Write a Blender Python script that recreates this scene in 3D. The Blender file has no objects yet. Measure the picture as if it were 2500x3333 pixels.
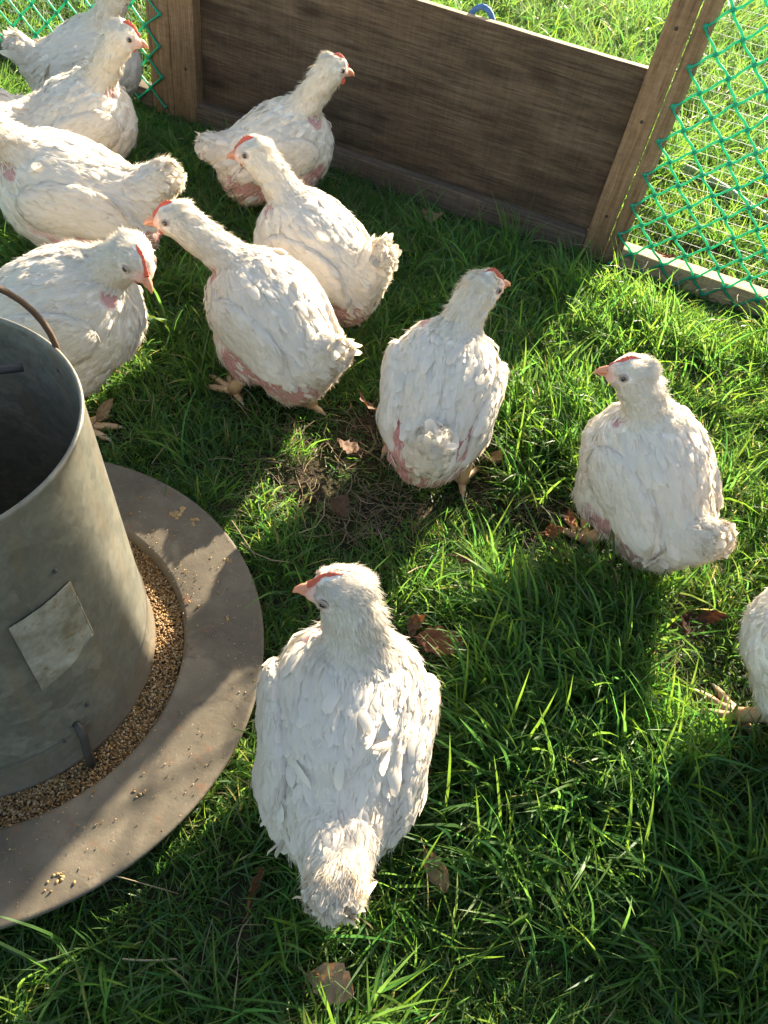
import bpy, math, random
import numpy as np
from mathutils import Matrix, Vector
random.seed(7)
rng = np.random.default_rng(11)
scene = bpy.context.scene
C = scene.collection
R = math.radians

# ------------------------------------------------------------------ camera
cam_d = bpy.data.cameras.new('camera')
cam = bpy.data.objects.new('camera', cam_d); C.objects.link(cam)
cam_d.sensor_fit = 'HORIZONTAL'; cam_d.sensor_width = 36.0; cam_d.lens = 36.07
cam_d.clip_start = 0.02; cam_d.clip_end = 500
cam.matrix_world = Matrix(((0.97744696, -0.21118108, 0.0, 0.0),
                           (0.15929155, 0.73727742, -0.65654262, 0.0),
                           (0.13864938, 0.64173559, 0.75428893, 1.0),
                           (0, 0, 0, 1)))
scene.camera = cam

# ------------------------------------------------------------------ light
SUN_EL, SUN_AZ = 21.8, math.atan2(0.400, 0.9165)      # azimuth from +Y towards +X
w = bpy.data.worlds.new('World'); scene.world = w; w.use_nodes = True
nt = w.node_tree; nt.nodes.clear()
sky = nt.nodes.new('ShaderNodeTexSky'); sky.sky_type = 'NISHITA'; sky.sun_disc = False
sky.sun_elevation = R(SUN_EL); sky.sun_rotation = SUN_AZ
sky.air_density = 1.0; sky.dust_density = 1.6; sky.ozone_density = 1.0
bg = nt.nodes.new('ShaderNodeBackground'); bg.inputs['Strength'].default_value = 0.092
out = nt.nodes.new('ShaderNodeOutputWorld')
nt.links.new(sky.outputs[0], bg.inputs[0]); nt.links.new(bg.outputs[0], out.inputs[0])
sun_d = bpy.data.lights.new('sun', 'SUN'); sun = bpy.data.objects.new('sun', sun_d); C.objects.link(sun)
sun_d.energy = 5.0; sun_d.angle = R(0.53); sun_d.color = (1.0, 0.92, 0.80)
sdir = Vector((math.sin(SUN_AZ)*math.cos(R(SUN_EL)), math.cos(SUN_AZ)*math.cos(R(SUN_EL)), math.sin(R(SUN_EL))))
sun.rotation_euler = sdir.to_track_quat('Z', 'Y').to_euler()
sun.location = (3, 6, 4)
vs = scene.view_settings
vs.view_transform = 'Standard'; vs.look = 'None'; vs.exposure = 2.22; vs.gamma = 1.0; vs.use_curve_mapping = False
vs.use_white_balance = True; vs.white_balance_temperature = 7400; vs.white_balance_tint = 10

# ------------------------------------------------------------------ helpers
def srgb(r, g, b):
    f = lambda c: (c/255/12.92) if c/255 <= 0.04045 else ((c/255+0.055)/1.055)**2.4
    return (f(r), f(g), f(b), 1.0)

def tag(o, label=None, cat=None, group=None, kind=None):
    if label: o['label'] = label
    if cat: o['category'] = cat
    if group: o['group'] = group
    if kind: o['kind'] = kind
    return o

def mesh_np(name, V, F, mat=None, col=None, smooth=True, fmat=None, mats=None, nor=None):
    """V (n,3); F list of int arrays (m,3) or (m,4)"""
    me = bpy.data.meshes.new(name)
    V = np.asarray(V, np.float32)
    if not isinstance(F, (list, tuple)): F = [F]
    F = [np.asarray(f, np.int32) for f in F if len(f)]
    nl = sum(f.size for f in F); nf = sum(len(f) for f in F)
    me.vertices.add(len(V)); me.vertices.foreach_set('co', V.ravel())
    me.loops.add(nl); me.polygons.add(nf)
    me.loops.foreach_set('vertex_index', np.concatenate([f.ravel() for f in F]))
    tot = np.concatenate([np.full(len(f), f.shape[1], np.int32) for f in F])
    st = np.concatenate([[0], np.cumsum(tot)[:-1]]).astype(np.int32)
    me.polygons.foreach_set('loop_start', st)
    me.polygons.foreach_set('use_smooth', np.full(nf, smooth, bool))
    if fmat is not None: me.polygons.foreach_set('material_index', np.asarray(fmat, np.int32))
    me.update(calc_edges=True); me.validate()
    if col is not None:
        col = np.asarray(col, np.float32)
        if col.shape[1] == 3: col = np.c_[col, np.ones(len(col), np.float32)]
        a = me.color_attributes.new('Col', 'FLOAT_COLOR', 'POINT')
        a.data.foreach_set('color', col.astype(np.float32).ravel())
    if nor is not None:
        at = me.attributes.new('custom_normal', 'FLOAT_VECTOR', 'POINT'); at.data.foreach_set('vector', np.asarray(nor, np.float32).ravel())
    if mats:
        for m in mats: me.materials.append(m)
    elif mat: me.materials.append(mat)
    return me

def link(name, me, parent=None, loc=None, mw=None):
    o = bpy.data.objects.new(name, me); C.objects.link(o)
    if parent: o.parent = parent
    if loc is not None: o.location = loc
    if mw is not None: o.matrix_local = mw
    return o

class MB:
    """collects pieces into one mesh"""
    def __init__(s): s.V = []; s.Q = []; s.T = []; s.n = 0; s.col = []
    def add(s, V, Q=None, T=None, col=None):
        V = np.asarray(V, float)
        if Q is not None and len(Q): s.Q.append(np.asarray(Q)+s.n)
        if T is not None and len(T): s.T.append(np.asarray(T)+s.n)
        s.V.append(V); s.n += len(V)
        s.col.append(np.tile(np.asarray(col if col is not None else (1, 1, 1)), (len(V), 1)) if np.ndim(col) < 2 else col)
    def tube(s, P, r, k=6, col=None, cap=True):
        P = np.asarray(P, float); n = len(P); r = np.broadcast_to(np.asarray(r, float), (n,))
        T = np.gradient(P, axis=0); T /= np.linalg.norm(T, axis=1)[:, None]+1e-12
        ref = np.array([0, 0, 1.]) if abs(T[0, 2]) < .9 else np.array([1., 0, 0])
        U = np.cross(T, ref); U /= np.linalg.norm(U, axis=1)[:, None]+1e-9
        W = np.cross(T, U)
        a = np.arange(k)*2*np.pi/k
        V = P[:, None]+r[:, None, None]*(np.cos(a)[None, :, None]*U[:, None]+np.sin(a)[None, :, None]*W[:, None])
        V = V.reshape(-1, 3)
        i = np.arange(n-1)[:, None]*k; j = np.arange(k)[None]; j2 = (j+1) % k
        Q = np.stack([i+j, i+j2, i+k+j2, i+k+j], -1).reshape(-1, 4)
        Tt = None
        if cap:
            V = np.vstack([V, P[:1], P[-1:]]); c0 = n*k; jj = np.arange(k)
            Tt = np.vstack([np.stack([np.full(k, c0), (jj+1) % k, jj], -1),
                            np.stack([np.full(k, c0+1), (n-1)*k+jj, (n-1)*k+(jj+1) % k], -1)])
        s.add(V, Q, Tt, col)
    def lathe(s, prof, k=72, col=None, closed=False):
        prof = np.asarray(prof, float); n = len(prof); a = np.arange(k)*2*np.pi/k
        V = np.stack([prof[:, 0:1]*np.cos(a), prof[:, 0:1]*np.sin(a), np.repeat(prof[:, 1:2], k, 1)], -1).reshape(-1, 3)
        m = n if closed else n-1
        i = np.arange(m)[:, None]*k; i2 = ((np.arange(m)+1) % n)[:, None]*k; j = np.arange(k)[None]; j2 = (j+1) % k
        Q = np.stack([i+j, i+j2, i2+j2, i2+j], -1).reshape(-1, 4)
        s.add(V, Q, None, col)
    def ball(s, c, r, nu=8, nv=6, col=None, M=None):
        u = np.arange(nu)*2*np.pi/nu; v = np.linspace(0, np.pi, nv+1)
        P = np.stack([np.outer(np.sin(v), np.cos(u)), np.outer(np.sin(v), np.sin(u)), np.repeat(np.cos(v)[:, None], nu, 1)], -1).reshape(-1, 3)
        P = P*np.broadcast_to(np.asarray(r, float), (3,))
        if M is not None: P = P@np.asarray(M).T
        P = P+np.asarray(c)
        i = np.arange(nv)[:, None]*nu; j = np.arange(nu)[None]; j2 = (j+1) % nu
        s.add(P, np.stack([i+j, i+nu+j, i+nu+j2, i+j2], -1).reshape(-1, 4), None, col)
    def mesh(s, name, mat=None, smooth=True, usecol=False, **k):
        F = []
        if s.Q: F.append(np.vstack(s.Q))
        if s.T: F.append(np.vstack(s.T))
        return mesh_np(name, np.vstack(s.V), F, mat, np.vstack(s.col) if usecol else None, smooth, **k)

def box_mesh(name, lx, ly, lz, mat, bev=0.002, seg=1, wob=0.0, seed=0):
    """bevelled plank, long axis X, corner at the origin"""
    import bmesh
    bm = bmesh.new(); bmesh.ops.create_cube(bm, size=1.0)
    for v in bm.verts: v.co = Vector(((v.co.x+.5)*lx, (v.co.y+.5)*ly, (v.co.z+.5)*lz))
    ed = [e for e in bm.edges if abs((e.verts[0].co-e.verts[1].co).x) > lx*.5]
    if seg > 1: bmesh.ops.subdivide_edges(bm, edges=ed, cuts=seg, use_grid_fill=True)
    if wob:
        rr = random.Random(seed); xs = sorted({round(v.co.x, 4) for v in bm.verts})
        off = {x: (rr.uniform(-wob, wob), rr.uniform(-wob, wob)) for x in xs}
        for v in bm.verts:
            a, b = off[round(v.co.x, 4)]; v.co.y += a; v.co.z += b
    sh = [e for e in bm.edges if len(e.link_faces) == 2 and e.calc_face_angle() > .8]
    bmesh.ops.bevel(bm, geom=sh, offset=bev, segments=2, affect='EDGES', profile=.5)
    me = bpy.data.meshes.new(name); bm.to_mesh(me); bm.free()
    for p in me.polygons: p.use_smooth = False
    me.materials.append(mat)
    return me

# ------------------------------------------------------------------ materials
class NT:
    def __init__(s, name):
        s.m = bpy.data.materials.new(name); s.m.use_nodes = True; s.t = s.m.node_tree
        s.b = s.t.nodes['Principled BSDF']; s.o = s.t.nodes['Material Output']
    def n(s, typ, **kw):
        nd = s.t.nodes.new(typ)
        for k, v in kw.items():
            if k.startswith('i_'):
                key = k[2:]; key = int(key) if key.isdigit() else key
                nd.inputs[key].default_value = v
            else: setattr(nd, k, v)
        return nd
    def l(s, a, b): s.t.links.new(a, b)
    def noise(s, vec, scale, detail=4, rough=.55, dist=0):
        nd = s.n('ShaderNodeTexNoise'); nd.inputs['Scale'].default_value = scale
        nd.inputs['Detail'].default_value = detail; nd.inputs['Roughness'].default_value = rough
        nd.inputs['Distortion'].default_value = dist
        if vec is not None: s.l(vec, nd.inputs['Vector'])
        return nd
    def ramp(s, fac, stops):
        nd = s.n('ShaderNodeValToRGB'); e = nd.color_ramp.elements
        while len(e) < len(stops): e.new(.5)
        for el, (p, c) in zip(e, stops): el.position = p; el.color = c if len(c) == 4 else (*c, 1)
        s.l(fac, nd.inputs[0]); return nd
    def mix(s, fac, a, b, mode='MIX'):
        nd = s.n('ShaderNodeMix', data_type='RGBA', blend_type=mode)
        for sock, v in ((0, fac), (6, a), (7, b)):
            if isinstance(v, (int, float)): nd.inputs[sock].default_value = v
            elif isinstance(v, tuple): nd.inputs[sock].default_value = v if len(v) == 4 else (*v, 1)
            else: s.l(v, nd.inputs[sock])
        return nd.outputs[2]
    def coord(s, which='Object', scale=(1, 1, 1), rnd=False):
        tc = s.n('ShaderNodeTexCoord'); mp = s.n('ShaderNodeMapping'); mp.inputs['Scale'].default_value = scale
        s.l(tc.outputs[which], mp.inputs[0])
        if rnd:
            oi = s.n('ShaderNodeObjectInfo'); ml = s.n('ShaderNodeMath', operation='MULTIPLY'); ml.inputs[1].default_value = 37.0
            s.l(oi.outputs['Random'], ml.inputs[0]); s.l(ml.outputs[0], mp.inputs['Location'])
        return mp.outputs[0]
    def bump(s, h, strength, dist=.002):
        bp = s.n('ShaderNodeBump'); bp.inputs['Strength'].default_value = strength; bp.inputs['Distance'].default_value = dist
        s.l(h, bp.inputs['Height']); s.l(bp.outputs[0], s.b.inputs['Normal']); return bp
    def base(s, c):
        if isinstance(c, tuple): s.b.inputs['Base Color'].default_value = c if len(c) == 4 else (*c, 1)
        else: s.l(c, s.b.inputs['Base Color'])
    def rough(s, r, spec=None):
        s.b.inputs['Roughness'].default_value = r
        if spec is not None: s.b.inputs['Specular IOR Level'].default_value = spec

def wood(name, dark, mid, light, stain=.5, grey=(.2, .19, .17), rough=.8, sc=1.0, knots=True):
    N = NT(name)
    v = N.coord('Object', (1.6*sc, 26*sc, 26*sc), rnd=True)
    v2 = N.coord('Object', (2.5, 9, 9), rnd=True)
    g = N.noise(v, 3.0, 6, .65, .6)
    g2 = N.noise(v, 11.0, 3, .6, .2)
    st = N.noise(v2, 2.2, 5, .6)
    c = N.ramp(g.outputs[0], [(.28, dark), (.5, mid), (.75, light)]).outputs[0]
    line = N.ramp(g2.outputs[0], [(.38, (.35, .33, .3)), (.5, (1, 1, 1))]).outputs[0]
    c = N.mix(.45, c, line, 'MULTIPLY')
    blot = N.ramp(st.outputs[0], [(.42, (0, 0, 0)), (.68, (1, 1, 1))]).outputs[0]
    c2 = N.mix(.6, c, (*[x*.42 for x in dark[:3]], 1))
    ml = N.n('ShaderNodeMath', operation='MULTIPLY'); ml.inputs[1].default_value = stain; N.l(blot, ml.inputs[0])
    c = N.mix(ml.outputs[0], c, c2)
    if knots:
        kv = N.coord('Object', (2.2, 5.5, 5.5), rnd=True)
        vo = N.n('ShaderNodeTexVoronoi'); vo.inputs['Scale'].default_value = 1.0; N.l(kv, vo.inputs['Vector'])
        kr = N.ramp(vo.outputs['Distance'], [(.05, (1, 1, 1)), (.14, (0, 0, 0))]).outputs[0]
        mk = N.n('ShaderNodeMath', operation='MULTIPLY'); mk.inputs[1].default_value = .75; N.l(kr, mk.inputs[0])
        c = N.mix(mk.outputs[0], c, (*[x*.35 for x in dark[:3]], 1))
    v3 = N.coord('Object', (.9*sc, 60*sc, 60*sc), rnd=True); g3 = N.noise(v3, 4.0, 5, .7, .35)
    c = N.mix(.55, c, N.ramp(g3.outputs[0], [(.36, (.42, .40, .37)), (.47, (1, 1, 1)), (.62, (1.12, 1.1, 1.06))]).outputs[0], 'MULTIPLY')
    vs2 = N.coord('Object', (30, 7, 3), rnd=True); sc2 = N.noise(vs2, 5, 4, .7); c = N.mix(.35, c, N.ramp(sc2.outputs[0], [(.40, (.62, .6, .57)), (.55, (1, 1, 1)), (.70, (1.35, 1.32, 1.25))]).outputs[0], 'MULTIPLY')
    N.base(c); N.rough(rough, .25)
    N.bump(g3.outputs[0], .7, .0018)
    return N.m

M = {}
M['board'] = wood('weathered_board', (.082, .052, .029), (.135, .090, .053), (.21, .148, .092), 1.15)
M['post'] = wood('post_timber', (.22, .125, .06), (.31, .19, .10), (.39, .255, .15), .55)
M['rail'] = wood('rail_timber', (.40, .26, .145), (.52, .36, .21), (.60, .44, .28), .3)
M['dark_rail'] = wood('dark_rail_timber', (.11, .078, .052), (.17, .125, .085), (.25, .19, .13), .5)

def mk_net():
    N = NT('green_plastic'); N.base((.0, .42, .25, 1)); N.rough(.38, .5)
    tr = N.n('ShaderNodeBsdfTranslucent'); tr.inputs[0].default_value = (.0, .75, .46, 1)
    mx = N.n('ShaderNodeMixShader'); mx.inputs[0].default_value = .42
    N.l(N.b.outputs[0], mx.inputs[1]); N.l(tr.outputs[0], mx.inputs[2]); N.l(mx.outputs[0], N.o.inputs[0])
    return N.m
M['net'] = mk_net()
def plain(name, col, rough=.6, metal=0., spec=.4):
    N = NT(name); v = N.coord('Object', (1, 1, 1)); ns = N.noise(v, 60, 4)
    c = N.mix(ns.outputs[0], (*[x*.7 for x in col], 1), (*[min(1, x*1.3) for x in col], 1))
    N.base(c); N.rough(rough, spec); N.b.inputs['Metallic'].default_value = metal
    return N.m
M['wire'] = plain('galvanised_wire', (.55, .55, .52), .4, .7)
M['rope'] = plain('blue_rope', (.06, .16, .33), .7)
M['rust'] = plain('rusty_wire', (.085, .050, .03), .8)
M['black_steel'] = plain('dark_steel', (.035, .032, .028), .6)
M['hose'] = plain('pale_hose', (.20, .27, .14), .6)

def mk_zinc():
    N = NT('weathered_zinc'); v = N.coord('Object', (1, 1, 1)); vs_ = N.coord('Object', (6, 6, 1.2))
    a = N.noise(v, 9, 6, .6); b = N.noise(v, 120, 3, .6); s_ = N.noise(vs_, 6, 5, .65)
    c = N.ramp(a.outputs[0], [(.3, (.105, .105, .085)), (.55, (.16, .16, .13)), (.75, (.225, .22, .18))]).outputs[0]
    c = N.mix(N.ramp(b.outputs[0], [(.35, (.55, .55, .55)), (.6, (0, 0, 0))]).outputs[0], c, (.085, .085, .07))
    c = N.mix(N.ramp(s_.outputs[0], [(.52, (0, 0, 0)), (.72, (.75, .75, .75))]).outputs[0], c, (.17, .135, .09))
    vo = N.n('ShaderNodeTexVoronoi'); vo.inputs['Scale'].default_value = 55; N.l(v, vo.inputs['Vector'])
    c = N.mix(.32, c, N.ramp(vo.outputs['Color'], [(.2, (.55, .55, .52)), (.8, (1.35, 1.35, 1.3))]).outputs[0], 'MULTIPLY')
    sx = N.n('ShaderNodeSeparateXYZ'); N.l(v, sx.inputs[0]); ad = N.n('ShaderNodeMath', operation='ADD'); ml_ = N.n('ShaderNodeMath', operation='MULTIPLY'); ml_.inputs[1].default_value = .16
    N.l(s_.outputs[0], ml_.inputs[0]); N.l(sx.outputs[2], ad.inputs[0]); N.l(ml_.outputs[0], ad.inputs[1])
    c = N.mix(N.ramp(ad.outputs[0], [(.11, (.8, .8, .8)), (.19, (0, 0, 0))]).outputs[0], c, (.12, .088, .056))
    N.base(c); N.rough(.5, .5); N.b.inputs['Metallic'].default_value = .12
    N.bump(a.outputs[0], .25, .004); return N.m
M['zinc'] = mk_zinc()
def mk_pan():
    N = NT('rust_stained_pan'); v = N.coord('Object')
    a = N.noise(v, 7, 6, .62); b = N.noise(v, 45, 5, .7); d = N.noise(v, 260, 2)
    c = N.ramp(a.outputs[0], [(.3, (.062, .052, .037)), (.52, (.112, .094, .066)), (.72, (.190, .160, .114))]).outputs[0]
    c = N.mix(N.ramp(b.outputs[0], [(.58, (0, 0, 0)), (.72, (.8, .8, .8))]).outputs[0], c, (.17, .085, .045))
    c = N.mix(N.ramp(d.outputs[0], [(.70, (0, 0, 0)), (.76, (.7, .7, .7))]).outputs[0], c, (.36, .30, .22))
    e_ = N.noise(v, 18, 7, .7, .8); c = N.mix(N.ramp(e_.outputs[0], [(.30, (.75, .75, .75)), (.44, (0, 0, 0))]).outputs[0], c, (.062, .050, .038)); c = N.mix(N.ramp(e_.outputs[0], [(.60, (0, 0, 0)), (.72, (.65, .65, .65))]).outputs[0], c, (.25, .205, .15))
    N.base(c); N.rough(.75, .3)
    N.bump(b.outputs[0], .35, .003); return N.m
M['pan'] = mk_pan()
def mk_sticker():
    N = NT('worn_paper_label'); v = N.coord('Object')
    a = N.noise(v, 22, 6, .7); b = N.noise(v, 60, 5, .7, .5)
    c = N.ramp(a.outputs[0], [(.36, (.13, .115, .075)), (.55, (.25, .235, .18)), (.7, (.34, .33, .27))]).outputs[0]
    c = N.mix(N.ramp(b.outputs[0], [(.56, (0, 0, 0)), (.66, (.9, .9, .9))]).outputs[0], c, (.15, .11, .055))
    N.base(c); N.rough(.8, .2); N.bump(b.outputs[0], .5, .001); return N.m
M['sticker'] = mk_sticker()

def vcol(name, rough, spec, transl=0., tint=(1, 1, 1), bumpscale=None, sheen=0., bumpstr=.3):
    N = NT(name); at = N.n('ShaderNodeVertexColor'); at.layer_name = 'Col'
    N.base(at.outputs[0]); N.rough(rough, spec)
    if sheen: N.b.inputs['Sheen Weight'].default_value = sheen
    if bumpscale:
        ns = N.noise(N.coord('Object'), bumpscale, 3); N.bump(ns.outputs[0], bumpstr, .002)
    if transl:
        tr = N.n('ShaderNodeBsdfTranslucent')
        N.l(N.mix(1.0, at.outputs[0], (*tint, 1), 'MULTIPLY'), tr.inputs[0])
        mx = N.n('ShaderNodeMixShader'); mx.inputs[0].default_value = transl
        N.l(N.b.outputs[0], mx.inputs[1]); N.l(tr.outputs[0], mx.inputs[2]); N.l(mx.outputs[0], N.o.inputs[0])
    return N.m
M['feather'] = vcol('white_feather', .75, .15, .36, (1, .95, .87))
M['bird_body'] = vcol('down_and_skin', .8, .15, 0, bumpscale=400, bumpstr=.5)
M['grain'] = vcol('feed_grain', .6, .3)
M['leg'] = vcol('scaly_leg_skin', .5, .4, bumpscale=330, bumpstr=.8)
M['leaf'] = vcol('dead_leaf', .7, .25, .22, (1, .6, .3), bumpscale=160)
M['straw'] = vcol('dry_straw', .7, .3, .2)
def flesh(name, col, tr=.25):
    N = NT(name); v = N.coord('Object'); a = N.noise(v, 260, 4)
    c = N.mix(a.outputs[0], (*[x*.75 for x in col], 1), (*[min(1, x*1.2) for x in col], 1))
    N.base(c); N.rough(.5, .35); N.bump(a.outputs[0], .4, .001)
    t = N.n('ShaderNodeBsdfTranslucent'); N.l(c, t.inputs[0]); mx = N.n('ShaderNodeMixShader'); mx.inputs[0].default_value = tr
    N.l(N.b.outputs[0], mx.inputs[1]); N.l(t.outputs[0], mx.inputs[2]); N.l(mx.outputs[0], N.o.inputs[0])
    return N.m
M['comb'] = flesh('comb_flesh', (.60, .17, .11), .35)
M['beak'] = flesh('beak_horn', (.70, .33, .20), .2)
M['lid'] = flesh('eyelid_skin', (.50, .36, .30), .1)
M['iris'] = plain('eye_iris', (.22, .17, .11), .12, 0, .8)
M['pupil'] = plain('eye_pupil', (.006, .005, .005), .06, 0, .9)

def mk_grass(name, c0, c1, c2, tcol, tf):
    N = NT(name); oi = N.n('ShaderNodeObjectInfo'); at = N.n('ShaderNodeVertexColor'); at.layer_name = 'Col'
    c = N.ramp(oi.outputs['Random'], [(0, c0), (.5, c1), (1, c2)]).outputs[0]
    c = N.mix(1.0, c, at.outputs[0], 'MULTIPLY')
    N.base(c); N.rough(.46, .32)
    t = N.n('ShaderNodeBsdfTranslucent'); N.l(N.mix(1.0, at.outputs[0], (*tcol, 1), 'MULTIPLY'), t.inputs[0])
    mx = N.n('ShaderNodeMixShader'); mx.inputs[0].default_value = tf
    N.l(N.b.outputs[0], mx.inputs[1]); N.l(t.outputs[0], mx.inputs[2]); N.l(mx.outputs[0], N.o.inputs[0])
    return N.m
M['grass'] = mk_grass('grass_blade', (.040, .100, .030), (.062, .138, .036), (.095, .178, .042), (.20, .43, .055), .46)

M['field'] = mk_grass('hazed_field_grass_blade', (.050, .112, .036), (.072, .140, .044), (.10, .170, .056), (.21, .40, .08), .44)  # distance haze and glare put into a paler blade colour
def mk_ground():
    N = NT('soil_and_thatch'); v = N.coord('Object')
    a = N.noise(v, 5, 6, .6); b = N.noise(v, 90, 5, .7); g = N.noise(v, 2.2, 4)
    c = N.ramp(b.outputs[0], [(.32, (.022, .017, .011)), (.5, (.055, .042, .026)), (.7, (.12, .092, .055))]).outputs[0]
    gr = N.ramp(b.outputs[0], [(.3, (.012, .022, .006)), (.6, (.035, .06, .014))]).outputs[0]
    c = N.mix(N.ramp(a.outputs[0], [(.42, (0, 0, 0)), (.58, (1, 1, 1))]).outputs[0], c, gr)
    N.base(c); N.rough(.95, .1); N.bump(b.outputs[0], .8, .01); return N.m
M['ground'] = mk_ground()

# ------------------------------------------------------------------ ground
A0 = np.array([-0.87883374, 2.19902184, 0.0]); U = np.array([0.97283952, -0.23148059, 0]); Nn = np.array([0.23148059, 0.97283952, 0])
def pp(s, o, z): return A0+U*s+Nn*o+np.array([0, 0, z])
def ground_z(x, y):
    o = (x-A0[0])*Nn[0]+(y-A0[1])*Nn[1]
    return .006*np.sin(x*5.1+1.3)*np.cos(y*4.3)+.004*np.sin(x*11+y*9)-.004-.016*np.exp(-((o+.01)/.13)**2)
gx = np.unique(np.r_[np.linspace(-40, -2.5, 16), np.linspace(-2.5, 2.5, 90), np.linspace(2.5, 40, 16)])
gy = np.unique(np.r_[np.linspace(-40, -.6, 16), np.linspace(-.6, 6, 110), np.linspace(6, 90, 24)])
GX, GY = np.meshgrid(gx, gy); GZ = ground_z(GX, GY)
nx, ny = len(gx), len(gy)
ii = (np.arange(ny-1)[:, None]*nx+np.arange(nx-1)[None]).ravel()
o = link('ground', mesh_np('ground', np.stack([GX, GY, GZ], -1).reshape(-1, 3), np.stack([ii, ii+1, ii+nx+1, ii+nx], -1), M['ground']))
tag(o, kind='structure')

# ------------------------------------------------------------------ pen panels
def orient(p, ex, ey):
    ex = Vector(ex).normalized(); ey = Vector(ey).normalized(); ez = ex.cross(ey)
    m = Matrix((ex, ey, ez)).transposed().to_4x4(); m.translation = Vector(p); return m
UZ = (0, 0, 1)
def root(name, loc, label, cat, group=None):
    e = bpy.data.objects.new(name, None); C.objects.link(e); e.empty_display_size = .05
    e.location = loc; tag(e, label, cat, group); bpy.context.view_layer.update(); return e
def put(name, me, parent, mw):
    o = bpy.data.objects.new(name, me); C.objects.link(o); o.parent = parent
    o.matrix_parent_inverse = Matrix.Identity(4)
    o.matrix_local = Matrix.Translation(-Vector(parent.location))@mw
    return o
seedc = [0]
def post(parent, s0, s1, o0, o1, z0, z1, mat, name='upright', U_=None, N_=None, A_=None):
    u = U if U_ is None else U_; n = Nn if N_ is None else N_; a = A0 if A_ is None else A_
    seedc[0] += 1
    me = box_mesh(name, z1-z0, s1-s0, o1-o0, M[mat], .0025, 6, .0008, seedc[0])
    return put(name, me, parent, orient(a+u*s0+n*o0+np.array([0, 0, z0]), UZ, u))
def beam(parent, s0, s1, o0, o1, z0, z1, mat, name='bottom_rail', U_=None, N_=None, A_=None, seg=12, bev=.0025):
    u = U if U_ is None else U_; n = Nn if N_ is None else N_; a = A0 if A_ is None else A_
    seedc[0] += 1
    me = box_mesh(name, s1-s0, o1-o0, z1-z0, M[mat], bev, seg, .0009, seedc[0])
    return put(name, me, parent, orient(a+u*s0+n*o0+np.array([0, 0, z0]), u, n))
H = 1.15
G = 'panels joined into the chicken pen'
mid = root('pen_panel', A0+U*.6, 'solid dark wooden pen panel with one wide weathered board behind the chickens', 'pen panel', G)
post(mid, .056, .130, .0, .045, -.035, H, 'post')
post(mid, 1.271, 1.3275, .0, .045, -.035, H, 'post')
beam(mid, .1305, 1.2705, -.001, .044, -.035, .036, 'dark_rail')
beam(mid, .1305, 1.2705, .0, .045, H-.05, H, 'post', 'top_rail')
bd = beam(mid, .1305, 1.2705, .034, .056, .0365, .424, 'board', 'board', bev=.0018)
bd.data.materials.append(M['rail'])  # top face in fresher, paler timber that also paints in sunlit brightness
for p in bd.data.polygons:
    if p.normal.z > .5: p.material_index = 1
me_n = MB(); me_n.lathe([(0, 0), (.0035, 0), (.0042, -.0006), (.0042, -.001)], 10); nail = me_n.mesh('nail', M['black_steel'])
for s, z in ((.10, .30), (.10, .12), (1.30, .33), (1.302, .10), (1.298, .52)):
    put('nail', nail, mid, orient(pp(s, -.0012, z), U, UZ))

def net_mesh(s0, cols, rows, zoff, half_s=.0412, half_z=.0392, mirror=1, jit=.0018, seed=1):
    rr = np.random.default_rng(seed); b = MB()
    node = {}
    for i in range(cols):
        for j in range(rows):
            if (i+j) % 2 == 0:
                node[i, j] = np.array([s0+mirror*i*half_s+rr.normal(0, jit), -.004+rr.normal(0, .0006), zoff+j*half_z+rr.normal(0, jit)])
    tt = np.array([0, .12, .3, .5, .7, .88, 1.])
    for (i, j), p in node.items():
        b.ball(p, (.0060, .0034, .0060), 8, 5)
        for di in (1,):
            for dj in (-1, 1):
                q = node.get((i+di, j+dj))
                if q is None: continue
                sg = (tt-.5); bend = np.sin(tt*2*np.pi)*.0022*dj
                P = p[None]*(1-tt)[:, None]+q[None]*tt[:, None]
                P[:, 0] += bend*.6; P[:, 2] -= bend*.8*dj
                b.tube(P, .0027+.0015*np.abs(2*tt-1)**3, 6, cap=False)
    V = np.vstack(b.V); b.V = [A0+U*V[:, 0:1]+Nn*V[:, 1:2]+np.array([[0, 0, 1.]])*V[:, 2:3]]
    return b.mesh('netting', M['net'])
def wire_mesh(s0, s1, z0, z1, off):
    b = MB(); rr = np.random.default_rng(5); xs = np.linspace(s0, s1, 12)
    for z in np.arange(z0, z1, .026):
        zz = z+np.cumsum(rr.normal(0, .0012, 12)); P = [pp(x, off+rr.normal(0, .001), q) for x, q in zip(xs, zz)]
        b.tube(P, .0006, 4, cap=False)
    for s in np.arange(s0, s1, .026):
        zq = np.linspace(z0, z1, 6); P = [pp(s+rr.normal(0, .0012), off, q) for q in zq]
        b.tube(P, .0005, 4, cap=False)
    return b.mesh('wire_netting', M['wire'])
I4 = Matrix.Identity(4)
rp = root('pen_panel', A0+U*1.7, 'open pen panel with bright green plastic netting right of the solid board', 'pen panel', G)
post(rp, 1.331, 1.370, .0005, .045, -.035, H, 'post')
post(rp, 2.055, 2.105, .0, .045, -.035, H, 'post')
beam(rp, 1.3705, 2.0545, .0, .047, -.035, .033, 'rail')
beam(rp, 1.3705, 2.0545, .0, .045, H-.05, H, 'post', 'top_rail')
put('netting', net_mesh(1.352, 18, 30, .067-.0785+.0785/2-.0392, seed=2), rp, I4)
put('wire_netting', wire_mesh(1.34, 2.09, .0, H-.02, .048), rp, I4)
b = MB(); b.tube([(-.005, -.004, 0), (-.005, .004, 0), (.005, .004, 0), (.005, -.004, 0)], .0008, 4)
stap = b.mesh('staple', M['wire'])
for z in (.067, .142, .219, .296, .373, .452, .533):
    put('staple', stap, rp, orient(pp(1.3545, -.0055, z+.003), U, UZ))
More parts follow.
